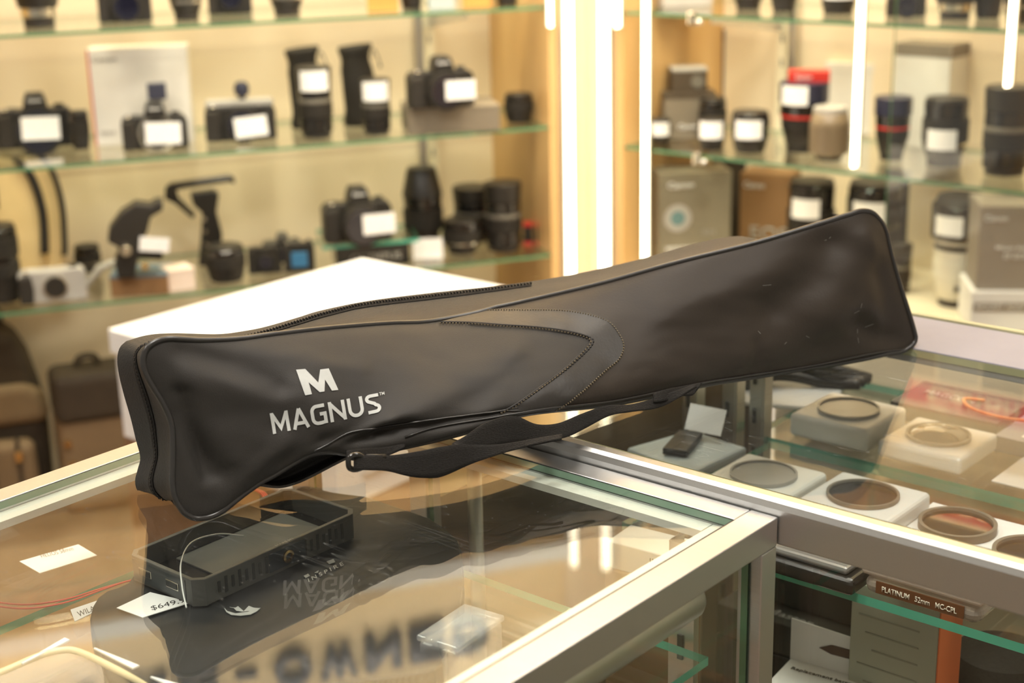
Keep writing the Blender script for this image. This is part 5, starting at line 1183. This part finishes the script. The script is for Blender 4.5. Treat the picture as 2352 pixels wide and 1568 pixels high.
for p_ in t.children:
    if p_.name.startswith('brass_thread'):
        p_.data.transform(Matrix.Translation((cb / 2 + .0006, .004, ch * .5)) @ Matrix.Rotation(rad(90), 4, 'Y') @ Matrix.Translation((-(cb / 2 + .0006), -.004, -ch * .5)))
bmx, WX = text_bm('MARS M1', .02)
for v in bmx.verts: v.co = Vector((cb / 2 - .0032 + (1 - v.co.y) * .0026, (v.co.x / WX - .5) * .016 + .004, ch + .0003)); 
mesh_obj('white_lettering', bmx, M_GRYL, t)
for x_ in (-.018, .012):
    po = box('port', (x_, -ca / 2 - .0005, ch * .52), (.0135, .0010, .0058), M_SIL, t, bevel=.0003); box('port_hole', (x_, -ca / 2 - .0012, ch * .52), (.0115, .0006, .0040), M_RUB, po)
box('port_plate', (-.003, -ca / 2 - .0001, ch * .5), (.058, .0006, ch * .8), mat('port_plate_grey', (.05, .055, .055), .4), t)
# price tags
def price_tag(px4, z, label, txt=None):
    c = sum((P(x, y, z) for x, y in px4), Vector()) / 4; t = thing('price_tag', (c.x, c.y, z + .0004), label, 'price tag', 'paper price tags')
    bm = bmesh.new(); bm.faces.new([bm.verts.new(P(x, y, z) - Vector((c.x, c.y, z))) for x, y in px4]); o = mesh_obj('card', bm, M_WHT, t); s = o.modifiers.new('s', 'SOLIDIFY'); s.thickness = .0005
    for s_, qd in txt or []:
        b_, WW = text_bm(s_, .0); f = quad(WW, *qd)
        for v in b_.verts: v.co = P(*f(v.co.x, v.co.y), z + .0006) - Vector((c.x, c.y, z))
        mesh_obj('printed_text', b_, M_RUB, t)
    return t
price_tag([(268, 1398), (345, 1362), (440, 1385), (328, 1420)], LSP + .001, 'white price tag reading $649 tucked under the monitor housing', [('$649.95', ((345, 1393), (436, 1369), (350, 1404), (441, 1381)))])
price_tag([(45, 1291), (180, 1252), (223, 1277), (92, 1318)], LS, 'white printed price tag at the left, lying on the shelf apart from the pouch', [('HELIOS 58mm', ((92, 1274), (165, 1256), (96, 1282), (170, 1264)))])
price_tag([(162, 1402), (245, 1374), (250, 1391), (172, 1429)], LS, 'small grey lettered tag left of the pouch', [('WILAND', ((176, 1406), (238, 1382), (182, 1418), (242, 1392)))])
t = thing('plastic_fastener', P(440, 1300, LSP), 'clear looped tag fastener arching over the monitor housing', 'tag fastener'); oo = t.location.copy()
tube('loop', [onl - oo for onl in [P(v.x, v.y, LSP + v.z) for v in catmull([(428, 1395, .024), (418, 1345, .030), (416, 1290, .034), (440, 1245, .036), (500, 1226, .034), (560, 1230, .030)], 50)]], .0005, G_FROST, t)
# red leads
t = thing('red_cable', P(120, 1370, LS), 'thin red double cable curving across the left side of the shelf', 'cable'); oo = t.location.copy()
for dy in (0, 9): tube('lead', [P(v.x, v.y, LS + .001) - oo for v in catmull([(-30, 1380 + dy, 0), (60, 1388 + dy, 0), (150, 1376 + dy * .8, 0), (230, 1352 + dy * .4, 0), (290, 1335, 0), (318, 1330, 0)], 60)], .0007, M_RED, t)
t = thing('red_cable', P(600, 1160, LS), 'coil of red cable just behind the monitor housing', 'cable'); oo = t.location.copy()
for dx in (0, 5, 10): tube('loop', [P(v.x, v.y, LS + .02) - oo for v in catmull([(570 + dx, 1120, 0), (598 + dx, 1132, 0), (606 + dx, 1150, 0), (596 + dx, 1175, 0), (570 + dx, 1192, 0)], 40)], .0009, M_RED, t)
# clear acrylic box, bottom left corner
q = P(60, 1560, LS); zr = LS + .028
t = thing('clear_tray', (q.x, q.y, LS + .0006), 'clear plastic box with bright edges at the bottom left corner', 'tray'); oo = Vector((q.x, q.y, LS))
rim = [(-120, 1590), (0, 1546), (95, 1506), (150, 1494), (185, 1500), (240, 1525), (320, 1568), (380, 1610)]
tube('rim', [P(v.x, v.y, zr) - oo for v in catmull([(a, b, 0) for a, b in rim], 60)], .0022, mat('cream_rim', (.72, .60, .36), .25), t)
fl = [P(x, y, LS) - oo for x, y in ((-120, 1590), (150, 1500), (380, 1610), (100, 1760))]
slab('tray_floor', [(p.x, p.y) for p in fl], 0, .003, [G_CLEAR, G_CLEAR], t)
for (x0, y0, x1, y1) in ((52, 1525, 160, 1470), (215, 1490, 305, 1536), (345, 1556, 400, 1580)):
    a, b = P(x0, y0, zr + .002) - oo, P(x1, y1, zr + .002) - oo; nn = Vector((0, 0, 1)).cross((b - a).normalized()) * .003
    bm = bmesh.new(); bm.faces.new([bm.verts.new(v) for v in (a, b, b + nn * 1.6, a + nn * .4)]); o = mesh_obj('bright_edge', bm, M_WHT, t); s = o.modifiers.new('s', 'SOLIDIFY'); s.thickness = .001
# clear block at the lower middle
q = P(1062, 1530, LS); t = thing('clear_box', (q.x, q.y, LS + .0006), 'small clear plastic box under the glass near the front rail, right of the pouch', 'box', rot=ROT_C + .1)
box('shell', (0, 0, .012), (.030, .050, .024), G_CLEAR, t, bevel=.002); box('lid', (0, 0, .027), (.032, .052, .004), G_CLEAR, t, bevel=.001)
# dark gadgets and white carton at the right end of the shelf
q = P(1430, 1180, .765); t = thing('cable_bundle', (q.x, q.y, .4505), 'dark looped cable with green glass pieces, deep under the corner of the foreground glass', 'cable', rot=ROT_C)
for k_ in range(3): tube('loop', catmull([(-.05, -.02, .30 + .01 * k_), (-.03, .02, .32), (.0, .03, .315 - .006 * k_), (.02, .0, .30), (.05, .01, .29)], 40), .005, M_BLK, t)
box('stand', (0, 0, .142), (.05, .05, .283), M_BLK, t, bevel=.002); box('glass_piece', (-.03, .01, .288), (.05, .02, .005), mat('dark_green_glass', (.05, .16, .11), .15), t)
q = P(1528, 1222, LS) - DA * .016; t = thing('carton_stack', (q.x, q.y, .4505), 'small white carton with barcode on a brown box, under the corner of the foreground glass', 'box', rot=ROT_C + .1)
box('brown_carton', (0, 0, .194), (.062, .04, .387), M_BROWN, t, bevel=.001); box('white_carton', (0, 0, .399), (.060, .036, .022), M_WHT, t, bevel=.001)
bm = bmesh.new()
for k_ in range(9): bm_box(bm, (.008 + k_ * .002, -.0182, .399), (.0010, .0006, .012))
mesh_obj('barcode', bm, M_RUB, t)
# a labelled camera on the highest left shelf, seen mirrored
def shelf_cam(s, z, w, label):
    p = Lp(s, .09, z + .0006); k = depth(p) / F; q = proj(p)
    return camera_body(q[0], q[1], z, w, 95, label, lab=(.0, .4, .5), lensl=.2)
shelf_cam(-1.10, 1.60, 140, 'black labelled camera on the highest left shelf, mirrored left in the glass')
shelf_cam(-.80, 1.60, 130, 'black labelled camera on the highest left shelf, mirrored beside the bag corner')
